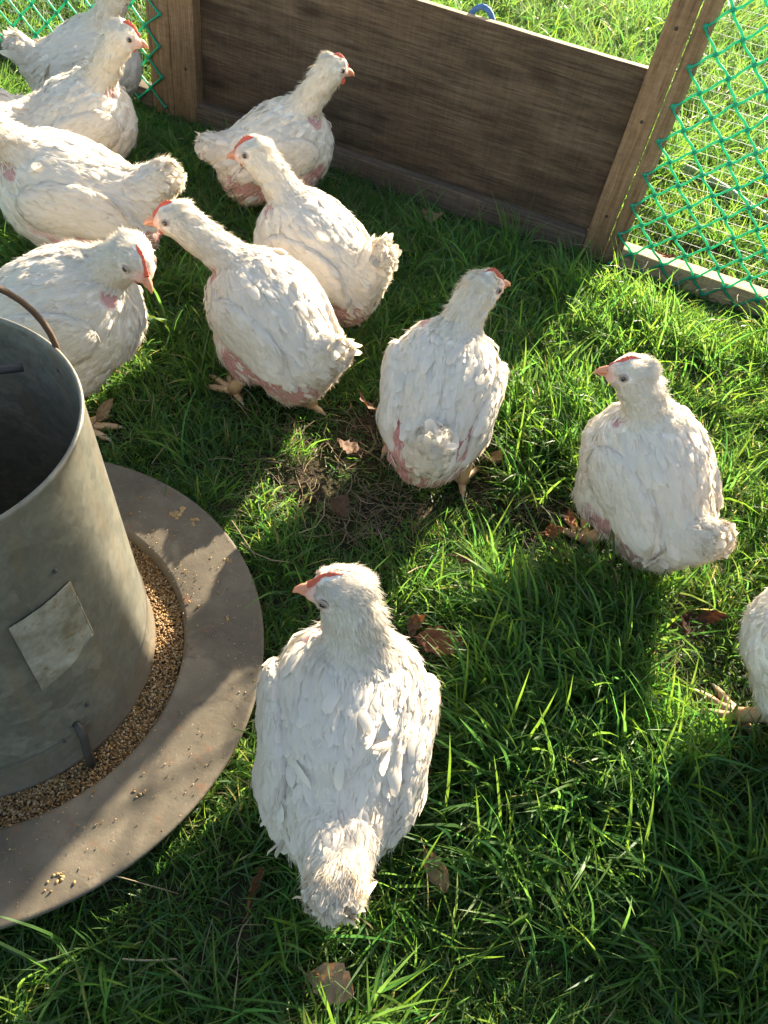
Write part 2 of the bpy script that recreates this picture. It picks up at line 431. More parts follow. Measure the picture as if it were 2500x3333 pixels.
lp = root('pen_panel', A0+U*-.8, 'open pen panel with dull green netting left of the solid board', 'pen panel', G)
post(lp, -.014, .0545, .0005, .045, -.035, H, 'post')
post(lp, -1.55, -1.50, .0, .045, -.035, H, 'post')
beam(lp, -1.4995, -.0145, .0, .047, -.035, .033, 'dark_rail')
beam(lp, -1.4995, -.0145, .0, .045, H-.05, H, 'post', 'top_rail')
put('netting', net_mesh(.026, 38, 30, .080-.0785, mirror=-1, seed=3), lp, I4)
put('wire_netting', wire_mesh(-1.5, .0, .0, H-.02, .048), lp, I4)
# unseen right-hand side panel, added just outside the frame to shade the lower right
SU = -Nn; SN = U; SA = A0+U*2.108+Nn*-.01
sp_ = root('pen_panel', SA+SU*.9, 'unseen solid wooden side panel added at the right corner to cast shade', 'pen panel', G)
post(sp_, .0, .05, .0, .045, -.012, H, 'post', U_=SU, N_=SN, A_=SA)
post(sp_, 2.0, 2.05, .0, .045, -.012, H, 'post', U_=SU, N_=SN, A_=SA)
beam(sp_, .0505, 1.9995, .0, .045, -.02, .033, 'dark_rail', U_=SU, N_=SN, A_=SA)
beam(sp_, .0505, 1.9995, .0, .045, H-.05, H, 'post', 'top_rail', U_=SU, N_=SN, A_=SA)
beam(sp_, .0505, 1.9995, .012, .034, .0335, .47, 'board', 'board', U_=SU, N_=SN, A_=SA)
b = MB(); th = np.linspace(0, np.pi, 14)
Pc = np.array([pp(.866-.036*math.cos(a), .067, .378+.062*math.sin(a)) for a in th]); b.tube(Pc, .0068, 8)
tag(link('rope_loop', b.mesh('rope_loop', M['rope'])), 'blue rope loop standing up behind the top edge of the wooden board', 'rope')
b = MB(); tt = np.linspace(0, 1, 60); hp = np.array([.60, 2.48, .036])*(1-tt)[:, None]+np.array([1.25, 1.93, .036])*tt[:, None]
hp[:, 2] += .006*np.sin(tt*9); hp[:, :2] += .01*np.sin(tt*7)[:, None]
b.tube(hp, .013+.0012*(np.arange(60) % 2), 8)
tag(link('garden_hose', b.mesh('garden_hose', M['hose'])), 'pale green ribbed hose lying in the grass behind the green netting', 'hose')

# ------------------------------------------------------------------ feeder
FC = np.array([-.464, .455, 0])
fd = root('poultry_feeder', FC, 'large galvanised poultry feeder with open hopper and round rust stained pan', 'feeder')
b = MB(); b.lathe([(.0, .010), (.226, .010), (.238, .018), (.2415, .044), (.2435, .0478), (.248, .0492), (.29, .0502), (.338, .0508), (.3455, .0520), (.3490, .0520), (.3506, .0495), (.3500, .0465), (.3465, .0445), (.342, .0455), (.325, .038), (.30, .010), (.285, .002), (.0, .002)], 128)
link('pan', b.mesh('pan', M['pan']), fd)
b = MB(); b.lathe([(.1975, .034), (.1985, .0355), (.2020, .0365), (.2030, .040), (.2020, .0435), (.1990, .047), (.1975, .075), (.1690, .4535), (.1705, .456), (.1705, .4600), (.1685, .4615), (.1662, .4600), (.1655, .455), (.194, .075), (.195, .034)], 128)
hop = link('hopper', b.mesh('hopper', M['zinc']), fd)
b = MB(); b.lathe([(0, .105), (.10, .11), (.198, .10)], 48); link('feed_fill', b.mesh('feed_fill', plain('dusty_feed', (.10, .09, .07), .95)), fd)
def cone_pt(phi, z, off=.0):
    r = .2000+(z-.045)*(.1690-.2000)/(.4535-.045)+off; a = R(phi); return (r*math.cos(a), r*math.sin(a), z)
# worn sticker, following the curve of the hopper
q = np.array([(-39.4, .331), (-15.7, .335), (-14.2, .228), (-37.9, .212)])
nu, nv = 26, 20; b = MB(); V = []; rs = np.random.default_rng(3)
e = lambda t, a: sum(np.sin(t*k+a*k) / k for k in (5, 9, 17, 29))*.012
for i in range(nv+1):
    for j in range(nu+1):
        uu, vv = j/nu, i/nv
        un = uu; vn = vv
        if j == nu: un = 1-.05-abs(e(vv*6, 2))*3-(.22*max(0, .25-vv)/.25 if vv < .25 else 0)
        if j == 0: un = abs(e(vv*7, 1))*1.2
        if i == 0: vn = abs(e(uu*7, 3))*2
        if i == nv: vn = 1-abs(e(uu*8, 4))*3-max(0, uu-.55)*.28
        un = min(max(un, 0), 1)
        p = (q[0]*(1-un)+q[1]*un)*(1-vn)+(q[3]*(1-un)+q[2]*un)*vn
        V.append(cone_pt(p[0], p[1], .0022))
V = np.array(V); ii = (np.arange(nv)[:, None]*(nu+1)+np.arange(nu)[None]).ravel()
link('sticker', mesh_np('sticker', V, np.stack([ii+1, ii, ii+nu+1, ii+nu+2], -1), M['sticker']), fd)
b = MB(); p0 = np.array(cone_pt(-32.6, .112, -.006)); p1 = np.array(cone_pt(-32.6, .116, .006)); p2 = np.array(cone_pt(-32.9, .10, .013)); p3 = np.array(cone_pt(-33.5, .070, .014)); p4 = np.array(cone_pt(-33.8, .028, .012))
b.tube([p0, p1, p2, p3, p4], [.0045, .0045, .005, .0056, .006], 8); link('hook', b.mesh('hook', M['black_steel']), fd)
for ph, z in ((-26.7, .132), (-38, .098), (-61, .13), (-20, .36)):
    b = MB(); b.ball(cone_pt(ph, z, .0005), (.0028, .0028, .0028), 8, 5)
    link('rivet', b.mesh('rivet', M['black_steel']), fd)
for ph in (52, -66):
    b = MB(); b.tube([cone_pt(ph, .05, .0012), cone_pt(ph, .25, .0012), cone_pt(ph, .452, .0012)], .0022, 6); link('seam', b.mesh('seam', M['zinc']), fd)
# wire bail handle and the strap inside the rim
b = MB(); a0 = math.atan2(.58676-.455, -.37678+.464); hx, hy = .172*math.cos(a0), .172*math.sin(a0)
ta = np.linspace(0, np.pi, 30); P = np.array([(hx*math.cos(t), hy*math.cos(t), .445+.155*math.sin(t)) for t in ta])
P = np.vstack([[hx*.985, hy*.985, .428], P, [-hx*.985, -hy*.985, .428]])
b.tube(P, .0033, 8); link('handle', b.mesh('handle', M['rust']), fd)
b = MB(); Ps = [np.array([.0586+.012*t*-1, .1195-.0*t, .437])+np.array([-.030, -.024, 0])*t for t in np.linspace(0, 1.1, 5)]
b.tube(np.array(Ps)+np.array([.004, .006, 0]), .0045, 6); link('bracket', b.mesh('bracket', M['black_steel']), fd)
# feed grains
b = MB(); ico_v = np.array([(0, 0, 1), (.9, 0, .35), (.28, .85, .35), (-.73, .53, .35), (-.73, -.53, .35), (.28, -.85, .35), (.73, .53, -.35), (-.28, .85, -.35), (-.9, 0, -.35), (-.28, -.85, -.35), (.73, -.53, -.35), (0, 0, -1)])
ico_f = np.array([(0, 1, 2), (0, 2, 3), (0, 3, 4), (0, 4, 5), (0, 5, 1), (1, 6, 2), (2, 7, 3), (3, 8, 4), (4, 9, 5), (5, 10, 1), (2, 6, 7), (3, 7, 8), (4, 8, 9), (5, 9, 10), (1, 10, 6), (11, 7, 6), (11, 8, 7), (11, 9, 8), (11, 10, 9), (11, 6, 10)])
gcols = 1.05*np.array([(.25, .15, .06), (.20, .115, .045), (.31, .20, .095), (.14, .08, .032), (.36, .26, .15), (.30, .17, .06)])
def grains(n, place, lo=.0018, hi=.0030, seed=0):
    rr = np.random.default_rng(seed); V = []; Cc = []
    for k in range(n):
        p = place(rr); L = rr.uniform(lo, hi); sc = np.array([L*rr.uniform(1.1, 1.7), L*.8, L*.6])
        a, t = rr.uniform(0, 6.28), rr.normal(0, .5)
        ca, sa, ct, st_ = math.cos(a), math.sin(a), math.cos(t), math.sin(t)
        Mx = np.array([(ca*ct, -sa, ca*st_), (sa*ct, ca, sa*st_), (-st_, 0, ct)])
        V.append((ico_v*sc)@Mx.T+p); Cc.append(np.tile(gcols[rr.integers(6)]*rr.uniform(.75, 1.1), (12, 1)))
    F = (ico_f[None]+12*np.arange(n)[:, None, None]).reshape(-1, 3)
    return np.vstack(V), F, np.vstack(Cc)
def ring(rr):
    r = math.sqrt(rr.uniform(.190**2, .2400**2)); a = rr.uniform(-2.2, 1.9)
    return FC+np.array([r*math.cos(a), r*math.sin(a), .0335+.0025*math.sin(a*5)+rr.uniform(-.002, .0025)])
V, F, Cc = grains(13000, ring, .0013, .0022, seed=1)
b2 = MB(); b2.lathe([(.185, .031), (.2412, .029)], 96)
nb = len(V); V = np.vstack([V, b2.V[0]+FC]); Cc = np.vstack([Cc, np.tile((.16, .10, .045), (b2.n, 1))])
o = link('poultry_feed', mesh_np('poultry_feed', V, [F, b2.Q[0]+nb], M['grain'], Cc))
tag(o, 'golden brown crushed grain filling the trough of the feeder', 'feed', kind='stuff')
rc = np.random.default_rng(9); b = MB()
for ph, rad, sz in ((62, .315, .011), (57, .322, .008), (40, .33, .005), (22, .30, .004), (-30, .29, .005), (-52, .32, .006), (-75, .335, .007)):
    for k in range(9):
        a_ = R(ph)+rc.normal(0, sz/rad*.7); r_ = rad+rc.normal(0, sz*.5); b.ball(FC+np.array([r_*math.cos(a_), r_*math.sin(a_), .0508]), (sz*rc.uniform(.2, .5), sz*rc.uniform(.2, .5), .0014*rc.uniform(.6, 1.4)), 7, 4, np.array((.30, .20, .09))*rc.uniform(.8, 1.2))
o = link('caked_mash', b.mesh('caked_mash', M['grain'], usecol=True)); tag(o, 'damp feed mash caked in small clumps on the feeder rim', 'mash', kind='stuff')
def spill(rr):
    a = rr.uniform(-1.9, 1.4); r = rr.uniform(.242, .345); return FC+np.array([r*math.cos(a), r*math.sin(a), .0518])
V, F, Cc = grains(420, spill, .0004, .0013, 2); V2, F2, C2 = grains(10, spill, .0016, .0026, 3)
o = link('spilled_crumbs', mesh_np('spilled_crumbs', np.vstack([V, V2]), [F, F2+len(V)], M['grain'], np.vstack([Cc*1.15, C2])))
tag(o, 'dusty feed crumbs scattered over the flat feeder rim', 'crumbs', kind='stuff')

# ------------------------------------------------------------------ chickens
def rotm(yaw=0, pitch=0, roll=0):
    """columns: forward, left, up; positive pitch lifts the front"""
    cy, sy, cp, sp, cr, sr = math.cos(yaw), math.sin(yaw), math.cos(pitch), math.sin(pitch), math.cos(roll), math.sin(roll)
    Rz = np.array([(cy, -sy, 0), (sy, cy, 0), (0, 0, 1)]); Ry = np.array([(cp, 0, -sp), (0, 1, 0), (sp, 0, cp)]); Rx = np.array([(1, 0, 0), (0, cr, -sr), (0, sr, cr)])
    return Rz@Ry@Rx

class SDF:
    def __init__(s): s.p = []; s.lump = 0; s.ph = 0
    def ell(s, c, r, M=None, k=.03, reg='body'): s.p.append(('e', np.asarray(c, float), np.asarray(r, float), None if M is None else np.asarray(M), k, reg))
    def cap(s, a, b, ra, rb, k=.03, reg='body'): s.p.append(('c', np.asarray(a, float), np.asarray(b, float), (ra, rb), k, reg))
    def one(s, q, P):
        if q[0] == 'e':
            X = P-q[1].astype(P.dtype)
            if q[3] is not None: X = X@q[3].astype(P.dtype)
            r = q[2].astype(P.dtype); k0 = np.sqrt(((X/r)**2).sum(1))+1e-9; k1 = np.sqrt(((X/r**2)**2).sum(1))+1e-9
            return k0*(k0-1)/k1
        ab = (q[2]-q[1]).astype(P.dtype); X = P-q[1].astype(P.dtype); h = np.clip(X@ab/(ab@ab), 0, 1)
        d = X-h[:, None]*ab; return np.sqrt((d*d).sum(1))-(q[3][0]*(1-h)+q[3][1]*h)
    def __call__(s, P, regions=False):
        d = None; best = None; br = None
        for i, q in enumerate(s.p):
            e = s.one(q, P)
            if regions:
                if best is None: best = e.copy(); br = np.zeros(len(P), int)
                m = e < best; best[m] = e[m]; br[m] = i
            if d is None: d = e
            else:
                k = q[4]; h = np.clip(.5+.5*(d-e)/k, 0, 1); d = d*(1-h)+e*h-k*h*(1-h)
        if s.lump:
            x, y, z = P[:, 0]+s.ph, P[:, 1], P[:, 2]
            d = d-s.lump*(np.sin(x*105+2.2*np.sin(y*70))*np.sin(y*120+1.5*np.sin(z*80))*np.sin(z*110+x*40)+.55*np.sin(x*230+z*150)*np.sin(y*240-x*90)*np.sin(z*210+1))
        return (d, br) if regions else d
    def grad(s, P, h=.0015):
        g = np.zeros_like(P)
        for e in ((1, -1, -1), (-1, -1, 1), (-1, 1, -1), (1, 1, 1)):
            e = np.array(e, P.dtype); g += e*s(P+h*e)[:, None]
        return g/(np.linalg.norm(g, axis=1)[:, None]+1e-9)

def surface_nets(sdf, lo, hi, st):
    n = [int((hi[i]-lo[i])/st)+2 for i in range(3)]
    ax = [lo[i]+np.arange(n[i])*st for i in range(3)]
    G_ = np.stack(np.meshgrid(*ax, indexing='ij'), -1).reshape(-1, 3).astype(np.float32)
    D = sdf(G_).reshape(n)
    cs = np.zeros([m-1 for m in n]+[3]); cn = np.zeros([m-1 for m in n])
    for a in range(3):
        sl0 = [slice(None)]*3; sl1 = [slice(None)]*3; sl0[a] = slice(0, -1); sl1[a] = slice(1, None)
        d0, d1 = D[tuple(sl0)], D[tuple(sl1)]; cr = (d0 < 0) != (d1 < 0)
        t = np.where(cr, d0/(d0-d1+1e-12), 0)
        b, c = [x for x in range(3) if x != a]
        for ob in (0, 1):
            for oc in (0, 1):
                s = [slice(None)]*3; s[b] = slice(ob, n[b]-1+ob); s[c] = slice(oc, n[c]-1+oc)
                m = cr[tuple(s)]; tt = t[tuple(s)]
                cn += m
                cs[..., a] += np.where(m, tt, 0); cs[..., b] += m*ob; cs[..., c] += m*oc
    idx = -np.ones(cn.shape, int); act = cn > 0; idx[act] = np.arange(act.sum())
    ijk = np.argwhere(act); V = np.asarray(lo)+(ijk+cs[act]/cn[act][:, None])*st
    Q = []
    for a in range(3):
        b, c = (a+1) % 3, (a+2) % 3
        sl0 = [slice(None)]*3; sl1 = [slice(None)]*3; sl0[a] = slice(0, -1); sl1[a] = slice(1, None)
        d0, d1 = D[tuple(sl0)], D[tuple(sl1)]; e = np.argwhere((d0 < 0) != (d1 < 0))
        e = e[(e[:, b] > 0) & (e[:, c] > 0) & (e[:, b] < n[b]-1) & (e[:, c] < n[c]-1)]
        ins = d0[tuple(e.T)] < 0
        def cell(db, dc):
            x = e.copy(); x[:, b] -= db; x[:, c] -= dc; return idx[tuple(x.T)]
        q = np.stack([cell(1, 1), cell(0, 1), cell(0, 0), cell(1, 0)], 1); q[~ins] = q[~ins][:, ::-1]
        Q.append(q)
    Q = np.vstack(Q); Q = Q[(Q >= 0).all(1)]
    for _ in range(2):
        d = sdf(V.astype(np.float32)); V = V-sdf.grad(V.astype(np.float32))*d[:, None]
    return V, Q

ROWS5 = np.array([0, .3, .62, .88, 1.0]); PROF5 = np.array([.42, .95, 1.0, .72, .14])
def make_feathers(P, Nv, T, L, Wd, lift, sdf, col, tipcol=None, rr=None, base=.0008, curl=0.0, nn=None):
    """overlapping blades laid on a surface: P roots, Nv normals, T flow, L length, Wd width, lift at the tip"""
    n = len(P); S = ROWS5; B = np.cross(Nv, T); B /= np.linalg.norm(B, axis=1)[:, None]+1e-9
    sway = rr.normal(0, .10, n)
    C_ = P[:, None]+T[:, None]*(S[None, :, None]*L[:, None, None])+B[:, None]*((S**2)[None, :, None]*(L*sway)[:, None, None])
    if sdf is not None:
        d = sdf(C_.reshape(-1, 3).astype(np.float32)).reshape(n, 5)
        off = base+np.sin(S*2.45)[None]*1.25*lift[:, None]*L[:, None]+curl*(S[None]**3)*L[:, None]
        C_ = C_+Nv[:, None]*(off-np.clip(d, -.02, .02))[..., None]
    else:
        C_ = C_+Nv[:, None]*((S[None]**1.5)*lift[:, None]*L[:, None]+curl*(S[None]**3)*L[:, None])[..., None]
    hw = PROF5[None]*Wd[:, None]*.5; rag = 1+rr.normal(0, .10, (n, 5, 2))
    camber = .30*hw
    Lf = C_+B[:, None]*(hw*rag[..., 0])[..., None]-Nv[:, None]*camber[..., None]
    Rt = C_-B[:, None]*(hw*rag[..., 1])[..., None]-Nv[:, None]*camber[..., None]
    V = np.stack([Lf, C_, Rt], 2).reshape(-1, 3)
    r_ = np.arange(4)[:, None]*3; c_ = np.arange(2)[None]
    q = np.stack([r_+c_, r_+c_+1, r_+c_+4, r_+c_+3], -1).reshape(-1, 4)
    Q = (q[None]+15*np.arange(n)[:, None, None]).reshape(-1, 4)
    t = np.repeat(S, 3)[None, :, None]
    tc = col if tipcol is None else tipcol
    Cc = (col[:, None]*(1-t**2)+tc[:, None]*t**2).reshape(-1, 3)
    sd = np.array([1., 0, -1])[None, None, :, None]; tl = (2*S-1.1)[None, :, None, None]
    No = (Nv if nn is None else nn)[:, None, None]+B[:, None, None]*sd*(.32 if nn is None else .2)+T[:, None, None]*tl*.22+rr.normal(0, .05, (n, 1, 1, 3))
    return V, Q, Cc, No.reshape(-1, 3)
def make_hairs(P, Nv, T, L, Wd, lift, col, rr, nn=None):
    n = len(P); S = np.array([0, .5, 1.]); B = np.cross(Nv, T); B /= np.linalg.norm(B, axis=1)[:, None]+1e-9
    sway = rr.normal(0, .22, n)
    C_ = P[:, None]+T[:, None]*((S*np.array([1, 1, .95]))[None, :, None]*L[:, None, None])+Nv[:, None]*((lift[:, None]*(S-.25*S**2)[None])*L[:, None])[..., None]+B[:, None]*((S**2)[None]*(L*sway)[:, None])[..., None]
    hw = np.array([.8, 1., .12])[None]*Wd[:, None]*.5
    V = np.stack([C_+B[:, None]*hw[..., None], C_-B[:, None]*hw[..., None]], 2).reshape(-1, 3)
    q = np.array([(0, 1, 3, 2), (2, 3, 5, 4)]); Q = (q[None]+6*np.arange(n)[:, None, None]).reshape(-1, 4)
    return V, Q, np.repeat(col, 6, 0), np.repeat((Nv+T*.25 if nn is None else nn)+rr.normal(0, .08, (n, 3)), 6, 0)
class Pile:
    def __init__(s): s.V = []; s.Q = []; s.C = []; s.N = []; s.n = 0
    def add(s, V, Q, Cc, No): s.V.append(V); s.Q.append(Q+s.n); s.C.append(Cc); s.N.append(No); s.n += len(V)
    def mesh(s, name):
        No = np.vstack(s.N); No = No/(np.linalg.norm(No, axis=1)[:, None]+1e-9)
        return mesh_np(name, np.vstack(s.V), np.vstack(s.Q), M['feather'], np.vstack(s.C), nor=No)

WHITE0 = np.array([.865, .805, .70]); PINK = np.array([.47, .225, .205]); OCHRE = np.array([.46, .33, .17])
def lathe_axis(b, P, r, ry, k, col=None):
    """loft of ellipse rings along a path in the XZ plane"""
    P = np.asarray(P, float); a = np.arange(k)*2*np.pi/k; n = len(P)
    T = np.gradient(P, axis=0); T /= np.linalg.norm(T, axis=1)[:, None]; Y = np.array([0, 1., 0]); Nn_ = np.cross(T, Y)
    V = (P[:, None]+np.asarray(r)[:, None, None]*np.sin(a)[None, :, None]*Nn_[:, None]+np.asarray(ry)[:, None, None]*np.cos(a)[None, :, None]*Y).reshape(-1, 3)
    i = np.arange(n-1)[:, None]*k; j = np.arange(k)[None]; j2 = (j+1) % k
    b.add(V, np.stack([i+j, i+k+j, i+k+j2, i+j2], -1).reshape(-1, 4), None, col)

def sample(V, Q, n, wfun, rr):
    a, b_, c, d = (V[Q[:, i]] for i in range(4)); ctr = (a+b_+c+d)/4
    ar = .5*np.linalg.norm(np.cross(c-a, d-b_), axis=1)*wfun(ctr); ar = np.maximum(ar, 0)
    f = rr.choice(len(Q), n, p=ar/ar.sum()); u, v = rr.random((2, n, 1))
    return (a[f]*(1-u)+b_[f]*u)*(1-v)+(d[f]*(1-u)+c[f]*u)*v

def tang(T, Nv):
    T = T-Nv*(T*Nv).sum(1)[:, None]; return T/(np.linalg.norm(T, axis=1)[:, None]+1e-9)

def chicken(label, loc, hdg, s=1.0, pitch=20, head=(.12, .0, .33), hyaw=0, hpitch=-8, feet=((.01, .055), (-.03, -.055)),
            nf=3000, seed=0, tail_pitch=48, tail_len=1.0, tail_dirt=.2, comb_h=1.0, skin=1.0, drop=0.0, extra_skin=(), wattle=1.0, ruffle=1.0, tail_yaw=0, neck_r=1.0, st=.0052, wing_drop=0.0, soil=.35, tone=1.0, tail_curl=-.04, quill=1.0):
    WHITE = WHITE0*np.array([1, .985+.015*tone, .94+.06*tone])*tone  # lower tone gives creamier plumage, with shade put into the colour
    rr = np.random.default_rng(100+seed)
    rt = root('chicken', (loc[0], loc[1], 0), label, 'chicken', 'white chickens in the grass pen')
    rt.rotation_euler = (0, 0, R(hdg)); rt.scale = (s, s, s)
    PB = np.array([0, 0, .163-drop]); RB = rotm(0, R(pitch))
    tb = lambda p: RB@(np.asarray(p, float)-np.array([0, 0, .145]))+PB
    f = SDF(); f.lump = .0026*min(1.3, ruffle); f.ph = seed*.37
    f.ell(tb((-.003, 0, .150)), (.113, .088, .080), RB)
    f.ell(tb((.058, 0, .135)), (.068, .080, .084), RB, .05)
    f.ell(tb((.025, 0, .178)), (.078, .076, .055), RB, .03)
    f.ell(tb((-.078, 0, .142)), (.066, .066, .066), RB, .03)
    f.ell(tb((-.088, 0, .108)), (.058, .060, .058), RB, .035)
    for sg in (1, -1):
        f.ell(tb((-.005, sg*.050, .095)), (.056, .040, .060), RB, .03)
        fx, fy = feet[0] if sg > 0 else feet[1]
        f.cap(tb((-.008, sg*.050, .080)), np.array([fx*.55-.016, fy*.95, .080-drop*.5]), .034, .017, .025, 'thigh')
    tq = rotm(R(tail_yaw), R(180-tail_pitch)); ta = tb((-.106, 0, .184)); td = np.array([-math.cos(R(tail_pitch))*math.cos(R(tail_yaw)), -math.sin(R(tail_yaw)), math.sin(R(tail_pitch))])
    te = ta+td*.046*tail_len
    f.cap(tb((-.075, 0, .170)), ta, .044, .034, .026, 'tail'); f.cap(ta, te, .034, .026, .016, 'tail')
    HP = np.array(head); RH = rotm(R(hyaw), R(hpitch)); hf = RH[:, 0]
    N0 = tb((.052, 0, .178)); N2 = HP-hf*.006+RH[:, 2]*-.006; N1 = np.array([N0[0]*.35+N2[0]*.65, N2[1]*.55, N0[2]*.45+N2[2]*.55])-hf*.012
    tt = np.linspace(0, 1, 7)[:, None]; NP = N0*(1-tt)**2+2*N1*tt*(1-tt)+N2*tt**2
    nr = np.array([.047, .038, .0310, .0275, .0262, .0260, .0262])*neck_r
    for i in range(6): f.cap(NP[i], NP[i+1], nr[i], nr[i+1], .024 if i == 0 else .012, 'neck')
    f.ell(HP, (.0315, .0238, .0262), RH, .012, 'head')
    f.cap(HP+RH@np.array([.010, 0, -.001]), HP+RH@np.array([.027, 0, -.0045]), .0185, .0098, .010, 'head')
    f.ell(HP+RH@np.array([-.008, 0, .007]), (.024, .020, .020), RH, .01, 'head')
    lo = np.array([min(-.24, te[0]-.05), -.13, -.0]); hi = np.array([.24, .13, max(.30, HP[2]+.05)])
    lo = np.minimum(lo, NP.min(0)-.07); hi = np.maximum(hi, NP.max(0)+.07); hi = np.maximum(hi, HP+.06)
    V, Q = surface_nets(f, lo, hi, st)
    # ---- colour of the bare body: down, pink skin patches, face
    patches = [(tb((-.045, sg*.080, .090)), .046*skin, .95) for sg in (1, -1)]+[(tb((-.100, sg*.055, .122)), .040*skin, .9) for sg in (1, -1)]
    patches += [(NP[2]+np.array([.012, sg*.040, -.012]), .0155*skin, .9) for sg in (1, -1)]+[(tb((-.145, 0, .105)), .040*skin, .9), (tb((.03, .089, .120)), .02*skin, .6)]
    patches += [(tb(p), r_, a_) for p, r_, a_ in extra_skin]
    pc = np.array([c_ for c_, _, _ in patches], np.float32)
    for _ in range(3): pc = pc-f.grad(pc)*f(pc)[:, None]
    patches = [(pc[i], q_[1], q_[2]) for i, q_ in enumerate(patches)]
    def skinmask(P):
        m = np.zeros(len(P))
        wob = .35*np.sin(P[:, 0]*150+seed)*np.sin(P[:, 2]*170+1.7*seed)+.2*np.sin(P[:, 1]*300+P[:, 0]*220)
        for c, r_, a_ in patches:
            if r_ <= 0: continue
            sc = np.array([1., .8, 1.35]); d = np.linalg.norm((P-c)*sc, axis=1)/r_
            m = np.maximum(m, a_*np.clip((1.25+wob*.6-d)*2.5, 0, 1))
        return m
    hl = (V-HP)@RH
    face = np.clip(1.5-np.linalg.norm((hl-np.array([.031, 0, -.003]))*np.array([1.0, .9, 1]), axis=1)/.019, 0, 1)
    eyer = np.clip(1.35-np.linalg.norm(np.abs(hl)*np.array([1, 1, 1])-np.array([.0125, .0215, .0055]), axis=1)/.010, 0, 1)*(hl[:, 0] > 0)
    ear = np.clip(1.4-np.linalg.norm(np.abs(hl+np.array([.0085, 0, .0045]))*np.array([1, 1, 1])-np.array([0, .0235, 0]), axis=1)/.0085, 0, 1)
    sm = skinmask(V)
    col = np.tile(WHITE*.92, (len(V), 1)); col *= 1+rr.normal(0, .03, (len(V), 1))
    col = col*(1-sm[:, None])+PINK*sm[:, None]*(1+rr.normal(0, .12, (len(V), 1)))
    for m, c in ((ear*.75, (.50, .30, .25)), (eyer*.5, (.58, .44, .37)), (face*.8, (.70, .33, .24))): col = col*(1-m[:, None])+np.array(c)*m[:, None]
    th = np.clip((.075-drop-V[:, 2])/.02, 0, 1)*.35; col = col*(1-th[:, None])+np.array((.55, .44, .28))*th[:, None]
    link('body', mesh_np('body', V, Q, M['bird_body'], col), rt)
    # ---- plumage
    names = [q[5] for q in f.p]
    def region(P):
        _, r_ = f(P.astype(np.float32), True); return np.array([{'body': 0, 'thigh': 1, 'tail': 2, 'neck': 3, 'head': 4}[names[i]] for i in range(len(names))])[r_]
    def flow(P, Nv, rg):
        T = np.tile(RB@np.array([-1, 0, -.10]), (len(P), 1))
        lat = (P-PB)@RB[:, 1]; T += np.outer(-lat*2.0*(P[:, 0] < 0), RB[:, 1])
        low = np.clip((.12-drop-P[:, 2])/.06, 0, 1)[:, None]; T = T*(1-.5*low)+np.array([-.35, 0, -.8])*low
        front = np.clip((P[:, 0]-.05)/.08, 0, 1)[:, None]; T = T*(1-front)+np.array([-.35, 0, -1.])*front
        T[rg == 1] = (-.35, 0, -1.)
        T[rg == 2] = td
        nk = rg == 3
        if nk.any():
            d = np.linalg.norm(P[nk][:, None]-NP[None], axis=2).argmin(1); d = np.clip(d, 1, 5); T[nk] = NP[d-1]-NP[d+1]
        hd = rg == 4
        if hd.any(): T[hd] = -hf*.8+(NP[4]-NP[6])/np.linalg.norm(NP[4]-NP[6])*.5
        T /= np.linalg.norm(T, axis=1)[:, None]+1e-9
        return tang(T, Nv)
    PL = Pile()
    base_top = 1.0
    def wbody(c):
        rg = region(c); w_ = np.array([1.0, .5, .25, .0, 0])[rg]
        up = ((c-PB)@RB)[:, 2]; return w_*np.where(up > .0, 1.0, .75)
    P = sample(V, Q, int(nf*.55), wbody, rr); rg = region(P); Nv = f.grad(P.astype(np.float32)); T = flow(P, Nv, rg)
    keep = rr.random(len(P)) > np.maximum(skinmask(P), .95*skinmask(P+T*.016))*.98; P, Nv, T, rg = P[keep], Nv[keep], T[keep], rg[keep]
    lb = (P-PB)@RB; up = np.clip(lb[:, 2]/.06, -1, 1)
    big = np.clip(up*.7+.35-np.clip(lb[:, 0]-.03, 0, .1)*5, 0, 1)
    L = (.017+.013*big)*rr.uniform(.75, 1.3, len(P)); Wd = L*rr.uniform(.36, .50, len(P)); lift = (.012+.022*big*ruffle)*rr.uniform(.4, 1.8, len(P))
    ruf = (rr.random(len(P)) < .012*ruffle) | ((np.sin(P[:, 0]*62+seed*2)*np.sin(P[:, 1]*58+seed) > .86) & (rr.random(len(P)) < .16*ruffle)); lift = np.where(ruf, rr.uniform(.08, .26, len(P)), lift); T = np.where(ruf[:, None], tang(T+rr.normal(0, .35, T.shape), Nv), T)
    c0 = WHITE*rr.normal(1, .025, (len(P), 1))
    dirt = (rr.random(len(P)) < soil*np.clip(-up+.2, 0.05, 1)*.5)[:, None]*rr.uniform(.1, .55, (len(P), 1)); tip = c0*(1-dirt)+np.array((.34, .26, .17))*dirt
    PL.add(*make_feathers(P, Nv, T, L, Wd, lift, f, c0, tip, rr))
    # fine body fluff breaking up the silhouette
    def wfl(c):
        rg = region(c); lowm = np.clip((.15-drop-c[:, 2])/.05, 0.06, 1); return np.array([.55, 1.2, .8, .0, 0])[rg]*np.where(rg == 0, lowm, 1)
    P = sample(V, Q, int(nf*.75), wfl, rr); rg = region(P); Nv = f.grad(P.astype(np.float32)); T = flow(P, Nv, rg)
    sk = skinmask(P); keep = rr.random(len(P)) > sk*.86; P, Nv, T = P[keep], Nv[keep], T[keep]
    L = rr.uniform(.007, .016, len(P)); PL.add(*make_hairs(P, Nv, T, L, rr.uniform(.0009, .0020, len(P)), rr.uniform(.15, .8, len(P)), WHITE*rr.normal(1.0, .04, (len(P), 1)), rr))
    # soft barbs over the feather edges
    P = sample(V, Q, int(nf*1.1), lambda c: wbody(c), rr); rg = region(P); Nv = f.grad(P.astype(np.float32)); T = flow(P, Nv, rg)
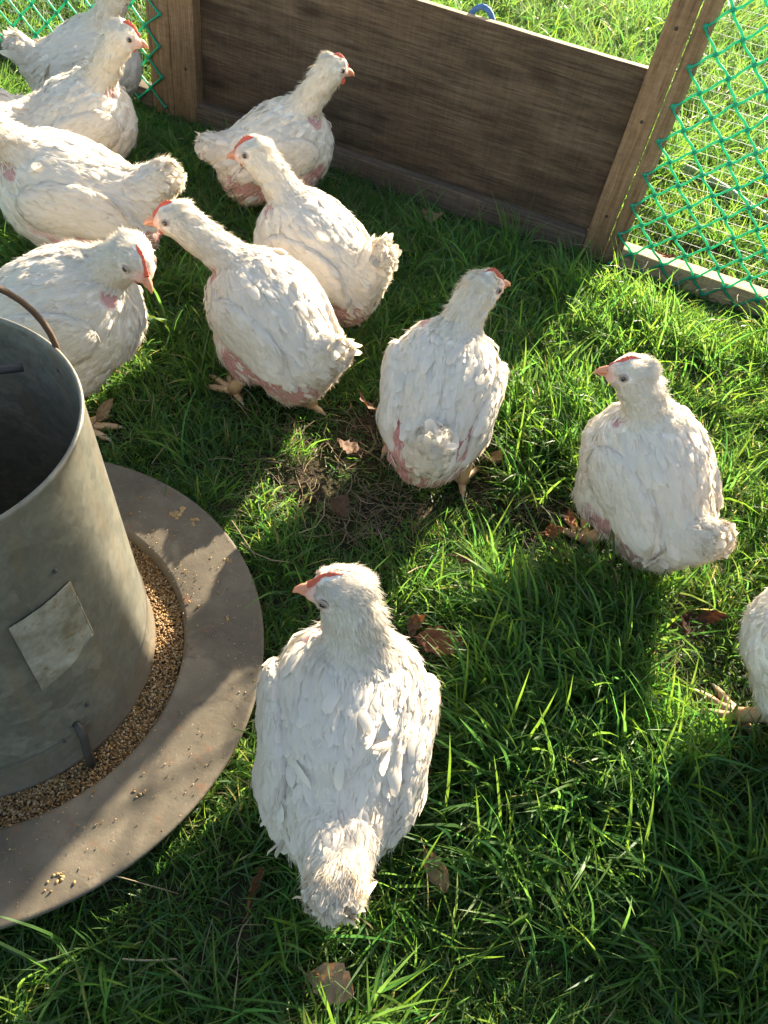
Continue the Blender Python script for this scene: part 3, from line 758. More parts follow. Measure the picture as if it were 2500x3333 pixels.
    keep = rr.random(len(P)) > skinmask(P)*.95; P, Nv, T = P[keep], Nv[keep], tang(T[keep]+rr.normal(0, .22, (keep.sum(), 3)), Nv[keep])
    PL.add(*make_hairs(P+Nv*.0012, Nv, T, rr.uniform(.009, .019, len(P)), rr.uniform(.0008, .0017, len(P)), rr.uniform(.0, .10, len(P)), WHITE*rr.normal(1.0, .03, (len(P), 1)), rr))
    # neck hackle
    P = sample(V, Q, int(nf*.42), lambda c: (region(c) == 3)*1.0, rr); Nv = f.grad(P.astype(np.float32)); T = flow(P, Nv, np.full(len(P), 3))
    keep = rr.random(len(P)) > skinmask(P)*.93; P, Nv, T = P[keep], Nv[keep], T[keep]
    bk = np.clip(-(Nv@hf), 0, 1); L = rr.uniform(.008, .013, len(P))*(1+.4*bk)
    PL.add(*make_feathers(P, Nv, T, L, L*.36, rr.uniform(.03, .10, len(P))*(1+1.1*bk*ruffle), f, WHITE*rr.normal(1, .03, (len(P), 1)), None, rr))
    P = sample(V, Q, int(nf*.8), lambda c: (region(c) == 3)*1.0, rr); Nv = f.grad(P.astype(np.float32)); T = flow(P, Nv, np.full(len(P), 3))
    keep = rr.random(len(P)) > skinmask(P)*.9; P, Nv, T = P[keep], Nv[keep], T[keep]
    bk = np.clip(-(Nv@hf), 0, 1)
    PL.add(*make_hairs(P, Nv, T, rr.uniform(.006, .013, len(P))*(1+.5*bk), rr.uniform(.0006, .0013, len(P)), rr.uniform(.15, .7, len(P))*(1+.6*bk*ruffle), WHITE*rr.normal(1.0, .05, (len(P), 1)), rr))
    # head down
    def whd(c):
        h = (c-HP)@RH; fc = (np.linalg.norm(h-np.array([.034, 0, -.003]), axis=1) < .0185) | ((np.abs(h[:, 1]) < .0055) & (h[:, 2] > .006) & (h[:, 0] > -.004))
        ey = np.linalg.norm(np.abs(h)-np.array([.0125, .022, .0055]), axis=1) < .0085
        return (region(c) == 4)*np.where(fc | (ey & (h[:, 0] > 0)), 0.0, 1.0)
    P = sample(V, Q, int(nf*.6), whd, rr); Nv = f.grad(P.astype(np.float32)); T = flow(P, Nv, np.full(len(P), 4))
    h = (P-HP)@RH; bk = np.clip(-h[:, 0]/.02, 0, 1)+.4*np.clip(h[:, 2]/.02, 0, 1)
    fade = np.clip((.03-np.linalg.norm(h-np.array([.034, 0, -.004]), axis=1))/.02, 0, 1)[:, None]*.35
    PL.add(*make_hairs(P, Nv, T, rr.uniform(.003, .0058, len(P))*(1+.8*bk), rr.uniform(.0005, .0011, len(P)), rr.uniform(.12, .5, len(P))*(1+.9*bk), (WHITE*rr.normal(1.0, .05, (len(P), 1)))*(1-fade)+np.array((.62, .42, .33))*fade, rr))
    tag(link('plumage', PL.mesh('plumage'), rt), kind='stuff')
    # ---- wings
    for sg in (1, -1):
        g = SDF(); g.lump = .0016; g.ph = seed*.31+sg; dn = .012+wing_drop*.5
        RW = RB@rotm(sg*.16, -.06, sg*.10)
        wc = tb((-.010, sg*.0785, .165-dn*.3))
        g.ell(wc, (.084, .0185, .046), RW)
        g.ell(wc+RW@np.array([.036, -sg*.006, .0]), (.036, .0150, .036), RW, .02)
        g.cap(wc+RW@np.array([-.05, -sg*.004, -.012]), wc+RW@np.array([-.098, -sg*.006, -.010]), .025, .011, .02)
        WV, WQ = surface_nets(g, wc-np.array([.16, .09, .10]), wc+np.array([.16, .09, .10]), .006)
        WP = Pile(); WP.add(WV, WQ, np.tile(WHITE*.93, (len(WV), 1)), g.grad(WV.astype(np.float32)))
        out_ = RW[:, 1]*sg
        def ww(c): return np.where((c-wc)@out_ > -.006, 1.0, .25)
        P = sample(WV, WQ, int(nf*.19), ww, rr); Nv = g.grad(P.astype(np.float32)); lw = (P-wc)@RW
        T = tang(np.tile(RW@np.array([-1, 0, -.22]), (len(P), 1))+np.outer(np.clip(-lw[:, 2]/.04, 0, 1), RW@np.array([0, 0, .15])), Nv)
        gr = np.clip((.06-lw[:, 0])/.12, 0, 1); L = (.015+.016*gr)*rr.uniform(.8, 1.2, len(P)); ks = np.sin(P[:, 0]*95+seed)*np.sin(P[:, 2]*120) > 1-.35*skin+.28
        bare = skinmask(P) > .5
        P, Nv, T, L = P[~(ks | bare)], Nv[~(ks | bare)], T[~(ks | bare)], L[~(ks | bare)]
        c0 = WHITE*rr.normal(1, .03, (len(P), 1)); dirt = (rr.random(len(P)) < .12*soil)[:, None]*.4
        WP.add(*make_feathers(P, Nv, T, L, L*rr.uniform(.42, .58, len(P)), rr.uniform(.015, .055, len(P))*ruffle, g, c0, c0*(1-dirt)+np.array((.40, .32, .22))*dirt, rr, .001))
        P = sample(WV, WQ, int(nf*.30), ww, rr); Nv = g.grad(P.astype(np.float32)); T = tang(np.tile(RW@np.array([-1, 0, -.15]), (len(P), 1))+rr.normal(0, .2, (len(P), 3)), Nv)
        keep = rr.random(len(P)) > skinmask(P); P, Nv, T = P[keep], Nv[keep], T[keep]
        WP.add(*make_hairs(P+Nv*.0012, Nv, T, rr.uniform(.008, .018, len(P)), rr.uniform(.0007, .0015, len(P)), rr.uniform(.0, .14, len(P)), WHITE*rr.normal(1.0, .03, (len(P), 1)), rr))
        wob = link('wing', WP.mesh('wing'), rt)
    for k in range(6):
            t = k/8; r0 = wc+RW@np.array([.022-.075*t, sg*(.0195-.009*t), -.024+.022*t*t]); n_ = RW@np.array([.05, sg*.96, -.25]); n_ /= np.linalg.norm(n_)
            T1 = tang((RW@np.array([-1, -sg*(.16+.14*t), -.04+.26*t]))[None], n_[None])
            V1, Q1, C1, N1_ = make_feathers(r0[None], n_[None], T1, np.array([.050+.006*math.sin(t*3)-.012*t]), np.array([.0165]), np.array([.015+.025*rr.random()]), None, WHITE[None]*(.97+.05*rr.random()), WHITE[None]*.93, rr)
            link('flight_feather', mesh_np('flight_feather', V1, Q1, M['feather'], C1, nor=N1_/np.linalg.norm(N1_, axis=1)[:, None]), wob)
    # ---- tail: downy tuft with a fan of narrow quills
    TP = Pile(); bx = np.cross(td, [0, 1., 0]); by = np.array([0, 1., 0])-td*td[1]; by /= np.linalg.norm(by); bx = np.cross(by, td); bx = -bx if bx[2] < 0 else bx
    def tailroots(n):
        P = sample(V, Q, n, lambda c: (region(c) == 2)*(.35+np.clip((c-ta)@td/.04+.6, 0, 1.2)), rr); Nv = f.grad(P.astype(np.float32)); k_ = rr.random(n) > skinmask(P)*.95
        return P[k_], Nv[k_]
    P, Nv = tailroots(int(nf*.26)); h = (P-ta)@td; D = tang(td+np.array([0, 0, -.75])+rr.normal(0, .20, (len(P), 3)), Nv); L = rr.uniform(.016, .030, len(P))*tail_len
    c0 = WHITE*rr.normal(1, .025, (len(P), 1)); dm = (tail_dirt*.8*np.clip(h/.03-.75, 0, 1)*rr.uniform(.1, 1, len(P)))[:, None]; tip = c0*(1-dm)+OCHRE*dm; c0 = c0*(1-.5*dm)+OCHRE*.5*dm
    TP.add(*make_feathers(P, Nv, D, L, L*rr.uniform(.42, .60, len(P)), rr.uniform(.02, .16, len(P)), f, c0, tip, rr))
    P, Nv = tailroots(int(nf*.9)); h = (P-ta)@td; D = tang(td+np.array([0, 0, -.6])+rr.normal(0, .3, (len(P), 3)), Nv)
    c0 = WHITE*rr.normal(1, .03, (len(P), 1)); dm = (tail_dirt*.8*np.clip(h/.03-.75, 0, 1)*rr.uniform(.0, .9, len(P)))[:, None]
    TP.add(*make_hairs(P+Nv*.001, Nv, D, rr.uniform(.008, .020, len(P))*tail_len, rr.uniform(.0007, .0015, len(P)), rr.uniform(.02, .55, len(P)), c0*(1-dm)+OCHRE*dm, rr))
    tob = link('tail', TP.mesh('tail'), rt)
    for k in range(8):
        a_ = (k-3.5)/3.5*1.5; n1 = math.cos(a_)*bx+math.sin(a_)*by; n1 /= np.linalg.norm(n1)
        r0 = ta+td*.002+n1*.027; T1 = td+n1*.05-np.array([0, 0, .12])+rr.normal(0, .05, 3); T1 /= np.linalg.norm(T1); n1 = n1-T1*(n1@T1); n1 /= np.linalg.norm(n1); Lk = np.array([.076*quill*tail_len*rr.uniform(.72, 1.15)])
        dm = tail_dirt*rr.uniform(.1, .7); c1 = WHITE[None]*.99
        V1, Q1, C1, N1_ = make_feathers(r0[None], n1[None], T1[None], Lk, np.array([.021]), np.array([.02]), None, c1, c1*(1-dm)+OCHRE[None]*dm, rr, curl=tail_curl+rr.uniform(-.12, .10), nn=(n1+T1*.2)[None])
        link('tail_feather', mesh_np('tail_feather', V1, Q1, M['feather'], C1, nor=N1_/np.linalg.norm(N1_, axis=1)[:, None]), tob)
    # ---- head parts
    tohead = lambda pts: np.asarray(pts)@RH.T+HP
    b = MB()
    lathe_axis(b, [(.0265, 0, -.0005), (.034, 0, -.0005), (.042, 0, -.0022), (.0485, 0, -.0058), (.0525, 0, -.0105)], [.0086, .0072, .0054, .0034, .0007], [.0090, .0070, .0052, .0031, .0006], 12)
    lathe_axis(b, [(.0265, 0, -.0085), (.034, 0, -.0088), (.041, 0, -.0092), (.0465, 0, -.0102)], [.0046, .0036, .0024, .0005], [.0078, .0058, .0038, .0006], 10)
    b.ball((.0365, .0052, .0022), (.0022, .0014, .0013), 6, 4); b.ball((.0365, -.0052, .0022), (.0022, .0014, .0013), 6, 4)
    V1 = tohead(np.vstack(b.V)); b.V = [V1]; link('beak', b.mesh('beak', M['beak']), rt)
    b = MB(); n_p = 7; prof = []
    for i in range(n_p*4+1):
        t = i/(n_p*4); x = .0345-.040*t; zb = np.interp(x, [-.01, .008, .018, .026, .035], [.0275, .0262, .0205, .0125, .0068])-.002
        env = math.sin(math.pi*min(1, t*1.02+.06))**.7; z = zb+.0042+comb_h*.0068*env*(.58+.42*abs(math.sin(math.pi*n_p*t)))+.0006
        prof.append((x, zb, z))
    Vc = []; 
    for x, zb, z in prof:
        wv = .0027
        Vc += [(x, -wv*1.5, zb), (x, -wv, (zb+z)/2), (x, -wv*.35, z), (x, wv*.35, z), (x, wv, (zb+z)/2), (x, wv*1.5, zb)]
    m = len(prof); Qc = []
    for i in range(m-1):
        for j in range(5): Qc.append((i*6+j, i*6+j+1, i*6+6+j+1, i*6+6+j))
    Tq = [(0, 1, 2), (0, 2, 3), (0, 3, 5), (3, 4, 5)]; Tq += [tuple((m-1)*6+k for k in t[::-1]) for t in Tq]
    b.add(tohead(Vc), Qc, Tq); link('comb', b.mesh('comb', M['comb']), rt)
    for sg in (1, -1):
        b = MB(); b.ball((0, 0, 0), (.0060*wattle, .0024, .0085*wattle), 10, 7); V1 = np.vstack(b.V)+np.array([.0245, sg*.0075, -.0155-.003*wattle]); b.V = [tohead(V1)]
        link('wattle', b.mesh('wattle', M['comb']), rt)
        ec = np.array([.0130, sg*.0224, .0058]); en = np.array([.28, sg*.95, .12]); en /= np.linalg.norm(en); e1 = np.cross(en, [0, 0, 1.]); e1 /= np.linalg.norm(e1); e2 = np.cross(en, e1)
        ME = np.stack([e1, e2, en], 1)
        b = MB(); b.ball((0, 0, 0), (.0056, .0056, .0038), 14, 8, None, ME); b.V = [tohead(np.vstack(b.V)+ec)]; eo = link('eye', b.mesh('eye', M['iris']), rt)
        b = MB(); b.ball((0, 0, 0), (.0037, .0037, .0021), 12, 6, None, ME); b.V = [tohead(np.vstack(b.V)+ec+en*.0024)]; link('pupil', b.mesh('pupil', M['pupil']), eo)
        b = MB(); a = np.linspace(0, 2*np.pi, 19); b.tube(ec+en*.0012+np.cos(a)[:, None]*e1*.0061+np.sin(a)[:, None]*e2*.0053, .0012, 6, cap=False); b.V = [tohead(np.vstack(b.V))]; link('eyelid', b.mesh('eyelid', M['lid']), eo)
        # legs
        fx, fy = feet[0] if sg > 0 else feet[1]
        b = MB(); lc = (.60, .37, .20); kn = np.array([fx*.55-.016, fy*.95, .082-drop*.5]); ft = np.array([fx, fy, .016])
        lp_ = [kn+np.array([0, 0, .01]), kn, kn*.6+ft*.4+np.array([-.002, 0, 0]), kn*.25+ft*.75, ft]
        b.tube(lp_, [.0135, .0145, .0115, .0115, .0138], 10, lc)
        for an, Lt in ((-.52, .052), (.0, .062), (.52, .052), (math.pi-.2*sg, .026)):
            u_ = np.array([math.cos(an), math.sin(an), 0]); sg_ = np.array([0, .25, .5, .75, 1.]); Pz = ft+u_*(sg_*Lt)[:, None]; Pz[:, 2] = [.012, .0135, .010, .0095, .0075]
            b.tube(Pz, [.0090, .0080, .0066, .0062, .0046], 8, lc)
            b.tube([Pz[-1]-u_*.002, Pz[-1]+u_*.006+np.array([0, 0, -.001]), Pz[-1]+u_*.013+np.array([0, 0, -.005])], [.0034, .0026, .0005], 6, (.52, .42, .30))
        cc = np.vstack([np.asarray(x) for x in b.col]); cc = cc*rr.normal(1, .06, (len(cc), 1))
        b.col = [cc]; V1 = np.vstack(b.V); b.V = [V1]
        link('leg', b.mesh('leg', M['leg'], usecol=True), rt)
    return rt
BT = [
 dict(label='largest white chicken in front seen from above and behind with its head turned left', loc=(.010, .388), hdg=97, head=(.082, .028, .325), hyaw=84, hpitch=-10, nf=6500, seed=1, quill=.74, tail_curl=-.30, tone=0.90, tail_pitch=24, tail_len=1.25, tail_dirt=.9, comb_h=.45, wattle=.4, skin=1.0, extra_skin=(((-.085, -.060, .150), .032, .8), ((-.05, .085, .12), .035, .8)), st=.0045, ruffle=1.0, soil=.3),
 dict(label='white chicken alone in the sun at right with a ruffled brownish tail', loc=(.405, .918), hdg=128, pitch=33, head=(.085, .050, .325), hyaw=51, hpitch=-4, nf=4200, seed=2, tail_curl=-.24, tone=1.00, tail_pitch=50, tail_len=.9, tail_dirt=.9, comb_h=.55, wattle=.4, skin=.8, st=.0047),
 dict(label='white chicken seen from behind with a large bare pink rump', loc=(.050, 1.008), hdg=90, pitch=30, feet=((.02, .068), (-.037, -.075)), head=(.090, -.030, .325), hyaw=-55, hpitch=4, nf=4200, seed=3, tail_curl=-.24, tail_pitch=62, tail_len=.75, tail_dirt=.35, comb_h=1.0, skin=1.35, extra_skin=(((-.080, .064, .165), .046, 1.), ((-.115, .050, .130), .066, 1.), ((-.14, .01, .09), .072, 1.), ((-.080, -.058, .172), .044, .95), ((-.11, -.055, .14), .034, .9)), ruffle=1.35, st=.0047),
 dict(label='white chicken walking with stretched neck pecking towards the tail of its neighbour', loc=(-.262, 1.110), hdg=148, head=(.178, .062, .295), hyaw=47, hpitch=-6, nf=3800, seed=4, tone=0.98, tail_pitch=45, tail_len=1.0, tail_dirt=.45, comb_h=.85, wattle=.8, skin=1.2, pitch=27, feet=((.035, .062), (-.085, -.022)), extra_skin=(((-.03, .085, .105), .045, .95), ((-.07, .075, .115), .045, .95), ((-.115, .045, .13), .045, .95)), st=.0048),
 dict(label='white chicken with upright tail tip standing in front of the one by the board', loc=(-.235, 1.352), hdg=158, head=(.148, .015, .315), hyaw=32, hpitch=-8, nf=3500, seed=5, tone=1.00, tail_pitch=68, tail_len=1.15, tail_dirt=.4, skin=1.3, comb_h=.85, wattle=.5, st=.005),
 dict(label='white chicken nearest the dark board with its head raised to the right', loc=(-.422, 1.765), hdg=33, head=(.108, -.035, .340), hyaw=-2, hpitch=-6, nf=3200, seed=6, tail_pitch=18, tail_len=1.0, comb_h=.85, wattle=1.0, skin=1.3, extra_skin=(((.045, -.07, .10), .04, .9), ((.0, -.098, .17), .03, .8)), drop=.01, ruffle=1.4, st=.0052),
 dict(label='white chicken with orange beak pointing right beside the left post', loc=(-.865, 1.685), hdg=42, head=(.105, -.060, .345), hyaw=-24, hpitch=-10, nf=3200, seed=7, tail_pitch=30, comb_h=1.1, wattle=.6, drop=.015, st=.0052, ruffle=1.4),
 dict(label='farthest white chicken at top left with red wattles and its head out of frame', loc=(-.965, 1.975), hdg=29, head=(.115, -.060, .385), hyaw=8, hpitch=-4, nf=2800, seed=8, tail_pitch=42, tail_len=1.1, comb_h=1.0, skin=1.2, wattle=2.0, st=.0055),
 dict(label='white chicken facing left with a big fluffy tail and fuzzy neck at the left edge', loc=(-.722, 1.355), s=1.1, hdg=-172, head=(.140, .055, .305), hyaw=12, hpitch=-6, nf=3500, seed=9, tone=0.97, tail_pitch=40, tail_len=1.25, tail_dirt=.45, skin=1.3, comb_h=.9, pitch=10, drop=.005, st=.005),
 dict(label='white chicken behind the feeder with its red comb and beak turned towards the camera', loc=(-.596, .985), s=1.07, hdg=20, feet=((.01, .05), (.012, -.085)), head=(.128, -.030, .285), hyaw=-60, hpitch=-28, nf=3800, seed=10, tone=0.93, tail_pitch=30, comb_h=.9, wattle=.6, st=.0048, soil=.5),
 dict(label='white chicken cut off by the right edge of the picture', loc=(.650, .635), hdg=150, head=(.110, .030, .33), hyaw=10, hpitch=-6, nf=3000, seed=12, tail_pitch=30, skin=1.1, feet=((.048, .055), (.02, -.05)), st=.0052),
 dict(label='white chicken of which only the tail end shows at the far left edge', loc=(-1.06, 1.575), hdg=-150, head=(.120, .06, .33), hyaw=0, hpitch=-6, nf=2400, seed=13, tail_pitch=30, tail_len=1.1, st=.0055),
]
for kw in BT: chicken(**kw)

# ------------------------------------------------------------------ grass
tufts = bpy.data.collections.new('grass_tufts')
def tuft(idx, nb, rad, lmin, lmax, wmin, wmax, lean, seed, dry=.05, mat='grass'):
    rr = np.random.default_rng(seed); V = []; Q = []; Cc = []; n = 0; K = 6
    comb = rr.uniform(0, 2*np.pi)
    for k in range(nb):
        r = rad*math.sqrt(rr.random()); a = rr.uniform(0, 2*np.pi); p = np.array([r*math.cos(a), r*math.sin(a), -.004])
        L = rr.uniform(lmin, lmax)*(.65+.35*rr.random()); w_ = rr.uniform(wmin, wmax)
        az = rr.normal(0, .75) if rr.random() < .72 else rr.uniform(0, 6.28); e0 = rr.uniform(R(48), R(88)); e1 = e0-rr.uniform(.25, 1.5)*lean-max(0, rr.normal(0, .25))
        e1 = max(e1, -.55); tw0 = rr.uniform(-1.2, 1.2); tw1 = tw0+rr.normal(0, .5)
        t = np.linspace(0, 1, K); el = e0+(e1-e0)*t**1.2; azv = az+rr.normal(0, .25)*t
        st_ = np.stack([np.cos(el)*np.cos(azv), np.cos(el)*np.sin(azv), np.sin(el)], -1)*(L/(K-1)); P = p+np.vstack([[0, 0, 0], np.cumsum(st_[:-1], 0)])
        P[:, 2] = np.maximum(P[:, 2], .004+.004*rr.random())
        side = np.stack([-np.sin(azv), np.cos(azv), np.zeros(K)], -1); up = np.cross(st_, side); up /= np.linalg.norm(up, axis=1)[:, None]
        tw = tw0+(tw1-tw0)*t; sd = side*np.cos(tw)[:, None]+up*np.sin(tw)[:, None]
        pr = np.interp(t, [0, .15, .55, .85, 1], [.6, .95, 1, .62, .05])*w_*.5
        V += [P+sd*pr[:, None], P-sd*pr[:, None]] if False else [np.stack([P+sd*pr[:, None], P-sd*pr[:, None]], 1).reshape(-1, 3)]
        q = np.arange(K-1)[:, None]*2; Q.append(np.hstack([q, q+1, q+3, q+2])+n); n += 2*K
        if rr.random() < dry: c = np.array([4.2, 1.75, 4.0])*rr.uniform(.6, 1.0)
        else: c = np.array([rr.uniform(.75, 1.35), rr.uniform(.8, 1.2), rr.uniform(.7, 1.6)])
        Cc.append(np.tile(c, (2*K, 1)))
    me = mesh_np('grass_tuft', np.vstack(V), np.vstack(Q), M[mat], np.vstack(Cc))
    o = bpy.data.objects.new('tuft_%02d' % idx, me); tufts.objects.link(o)
idx = 0
for k in range(8): tuft(idx, 30, .034, .028, .060, .0014, .0025, 1.0, 300+k); idx += 1      # 0-7 short turf
for k in range(6): tuft(idx, 26, .034, .050, .100, .0017, .0030, 1.0, 330+k, .05); idx += 1   # 8-13 medium
for k in range(5): tuft(idx, 18, .030, .10, .175, .0025, .0044, 1.15, 350+k, .04); idx += 1   # 14-18 long, flopped over
for k in range(3): tuft(idx, 14, .036, .018, .040, .0018, .0030, 1.4, 370+k, .45); idx += 1    # 19-21 thin worn patch
for k in range(3): tuft(idx, 24, .032, .016, .034, .0018, .0030, 1.5, 390+k, .06); idx += 1    # 22-24 very short, by the rails
for k in range(4): tuft(idx, 26, .036, .045, .095, .0019, .0034, 1.0, 400+k, .05, 'field'); idx += 1   # 25-28 field grass, blades paled to stand in for haze
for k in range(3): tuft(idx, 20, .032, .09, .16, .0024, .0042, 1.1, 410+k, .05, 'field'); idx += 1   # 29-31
def fbm(x, y, s):
    return (np.sin(x*s*1.0+1.7)*np.cos(y*s*1.13-.6)+.6*np.sin(x*s*2.3-y*s*1.9+2.1)+.35*np.sin(x*s*4.7+y*s*4.1))/1.95
BARE = [(-.10, .92, .13), (.29, .905, .07), (-.02, .84, .08), (.20, 1.04, .05), (.56, .93, .06), (.62, 1.45, .07), (-.04, 1.08, .07), (.17, .95, .05)]
LONG = [(.36, .62, .17), (.45, .50, .15), (.50, .40, .14), (.40, .78, .10), (.30, .42, .12), (-1.0, 1.25, .2), (.35, 1.75, .14), (.05, 1.86, .12), (.30, 1.15, .13), (.25, 1.0, .08), (.10, 1.80, .1), (.45, 1.55, .12), (.22, .62, .1)]
FEET = [(.13, .965), (-.02, 1.03), (-.165, 1.045), (-.30, 1.07), (-.22, 1.37), (-.525, .90), (.418, .89), (.58, .64), (.56, .66), (.04, .97), (.50, .95)]
LEAFS = [(-.04, 1.83), (.118, .612), (.10, .60), (.078, .632), (-.085, .972), (-.068, 1.085), (-.075, .828), (.285, .878), (.318, .915), (.372, .945), (.495, .735), (.536, .758), (.152, .298), (-.056, .238), (.052, .165), (.172, 1.025), (-.512, .93), (.14, .775), (.49, .71), (.12, .585), (.05, .14)]
def scatter(n, x0, x1, y0, y1, sc0, sc1, far=False, seed=0):
    rr = np.random.default_rng(seed); x = rr.uniform(x0, x1, n); y = rr.uniform(y0, y1, n)
    q = np.stack([x, y], 1)-A0[:2]; s = q@U[:2]; o = q@Nn[:2]
    keep = ~((o > -.004) & (o < .058) & (s > -1.6) & (s < 2.15))
    keep &= (o > .058) if far else (o < .0)
    keep &= np.hypot(x-FC[0], y-FC[1]) > .335
    bare = np.zeros(n); lng = np.zeros(n)
    for bx, by, br in BARE: bare = np.maximum(bare, np.clip(1.5-np.hypot(x-bx, y-by)/br+.3*fbm(x, y, 40), 0, 1))
    for bx, by, br in LONG: lng = np.maximum(lng, np.clip(1.5-np.hypot(x-bx, y-by)/br+.4*fbm(x, y, 25), 0, 1))
    m = fbm(x, y, 7)+.5*fbm(x+3, y-2, 19)
    edge = np.clip(1-(-o)/.05, 0, 1)*(o < 0)*(s < 1.35); near = (o < 0)*(o > -.05)
    keep &= rr.random(n) > bare*.80
    u = rr.random(n); pl = np.clip(.05+.8*lng+.16*(m > .5)+.12*edge*(u < .25)+(.25 if far else 0), 0, .8); pm = np.clip(.34+.22*m, .1, .6)*(1-.8*near)
    k = np.where(u < pl*.72, rr.integers(14, 19, n), np.where(u < pl+pm, rr.integers(8, 14, n), rr.integers(0, 8, n)))
    k = np.where(rr.random(n) < bare, rr.integers(19, 22, n), k)
    nf_ = np.hypot(x-FC[0], y-FC[1]) < .40; k = np.where(nf_ & (k >= 8), rr.integers(0, 8, n), k)
    no_ = (o > .05) & (o < .45); k = np.where(no_ & (k >= 14), rr.integers(8, 14, n), k); k = np.where((o > .05) & (o < .22), rr.integers(0, 8, n), k)
    nr_ = (o < .0) & (s > -1.6) & (s < 2.15); k = np.where(nr_ & (o > -.20) & (rr.random(n) < .85), rr.integers(0, 8, n), k); k = np.where(nr_ & (o > -.10) & (rr.random(n) < .93), rr.integers(22, 25, n), k)
    for fx, fy in LEAFS: k = np.where(np.hypot(x-fx, y-fy) < .036, rr.integers(22, 25, n), k); keep &= ~((np.hypot(x-fx, y-fy) < .030) & (u < .4))
    for fx, fy in FEET: k = np.where((np.hypot(x-fx, y-fy) < .075) & (k >= 0), rr.integers(22, 25, n), k)
    # long blades are combed over towards the near left, short turf falls every way
    ang = rr.uniform(0, 2*np.pi, n); cmb = np.where(lng > .3, R(215)+rr.normal(0, .55, n), ang); ang = np.where(k >= 14, cmb, ang)
    ang = np.where((k >= 8) & (k < 14) & (lng > .3), R(215)+rr.normal(0, .9, n), ang)
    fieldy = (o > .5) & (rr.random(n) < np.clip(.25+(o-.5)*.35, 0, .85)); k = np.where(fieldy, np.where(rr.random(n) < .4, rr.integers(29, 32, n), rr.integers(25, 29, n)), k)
    pts = np.stack([x, y, ground_z(x, y)], 1)[keep]
    rot = np.stack([rr.normal(0, .10, n), rr.normal(0, .10, n), ang], 1)[keep]
    return pts, rot, rr.uniform(sc0, sc1, n)[keep], k[keep]
parts = [scatter(17500, -1.75, 1.35, -.25, 2.5, .75, 1.18, False, 1),
         scatter(7000, -2.3, 1.7, 1.7, 3.9, .85, 1.35, True, 2),
         scatter(6500, -2.2, 3.2, 3.6, 8.5, 1.1, 1.8, True, 3)]
pts, rots, scl, kid = (np.concatenate([p[i] for p in parts]) for i in range(4))
me = bpy.data.meshes.new('grass'); me.vertices.add(len(pts)); me.vertices.foreach_set('co', pts.astype(np.float32).ravel())
for nm, typ, arr, key in (('rot', 'FLOAT_VECTOR', rots, 'vector'), ('scl', 'FLOAT', scl, 'value'), ('kid', 'INT', kid, 'value')):
    a = me.attributes.new(nm, typ, 'POINT'); a.data.foreach_set(key, arr.astype(np.int32 if typ == 'INT' else np.float32).ravel())
me.update()
go = link('grass', me); tag(go, 'uneven green grass covering the pen and the field behind it', 'grass', kind='stuff')
ng = bpy.data.node_groups.new('grass_nodes', 'GeometryNodeTree')
ng.interface.new_socket('Geometry', in_out='INPUT', socket_type='NodeSocketGeometry'); ng.interface.new_socket('Geometry', in_out='OUTPUT', socket_type='NodeSocketGeometry')
gi = ng.nodes.new('NodeGroupInput'); gout = ng.nodes.new('NodeGroupOutput')
ip = ng.nodes.new('GeometryNodeInstanceOnPoints'); ci = ng.nodes.new('GeometryNodeCollectionInfo'); ci.inputs['Collection'].default_value = tufts
ci.inputs['Separate Children'].default_value = True; ci.inputs['Reset Children'].default_value = True
def nattr(nm, typ):
    nd = ng.nodes.new('GeometryNodeInputNamedAttribute'); nd.data_type = typ; nd.inputs['Name'].default_value = nm; return nd.outputs['Attribute']
er = ng.nodes.new('FunctionNodeEulerToRotation'); L_ = ng.links.new
L_(gi.outputs[0], ip.inputs['Points']); L_(ci.outputs[0], ip.inputs['Instance']); ip.inputs['Pick Instance'].default_value = True
L_(nattr('kid', 'INT'), ip.inputs['Instance Index']); L_(nattr('rot', 'FLOAT_VECTOR'), er.inputs[0]); L_(er.outputs[0], ip.inputs['Rotation']); L_(nattr('scl', 'FLOAT'), ip.inputs['Scale'])
L_(ip.outputs[0], gout.inputs[0])
md = go.modifiers.new('grass', 'NODES'); md.node_group = ng

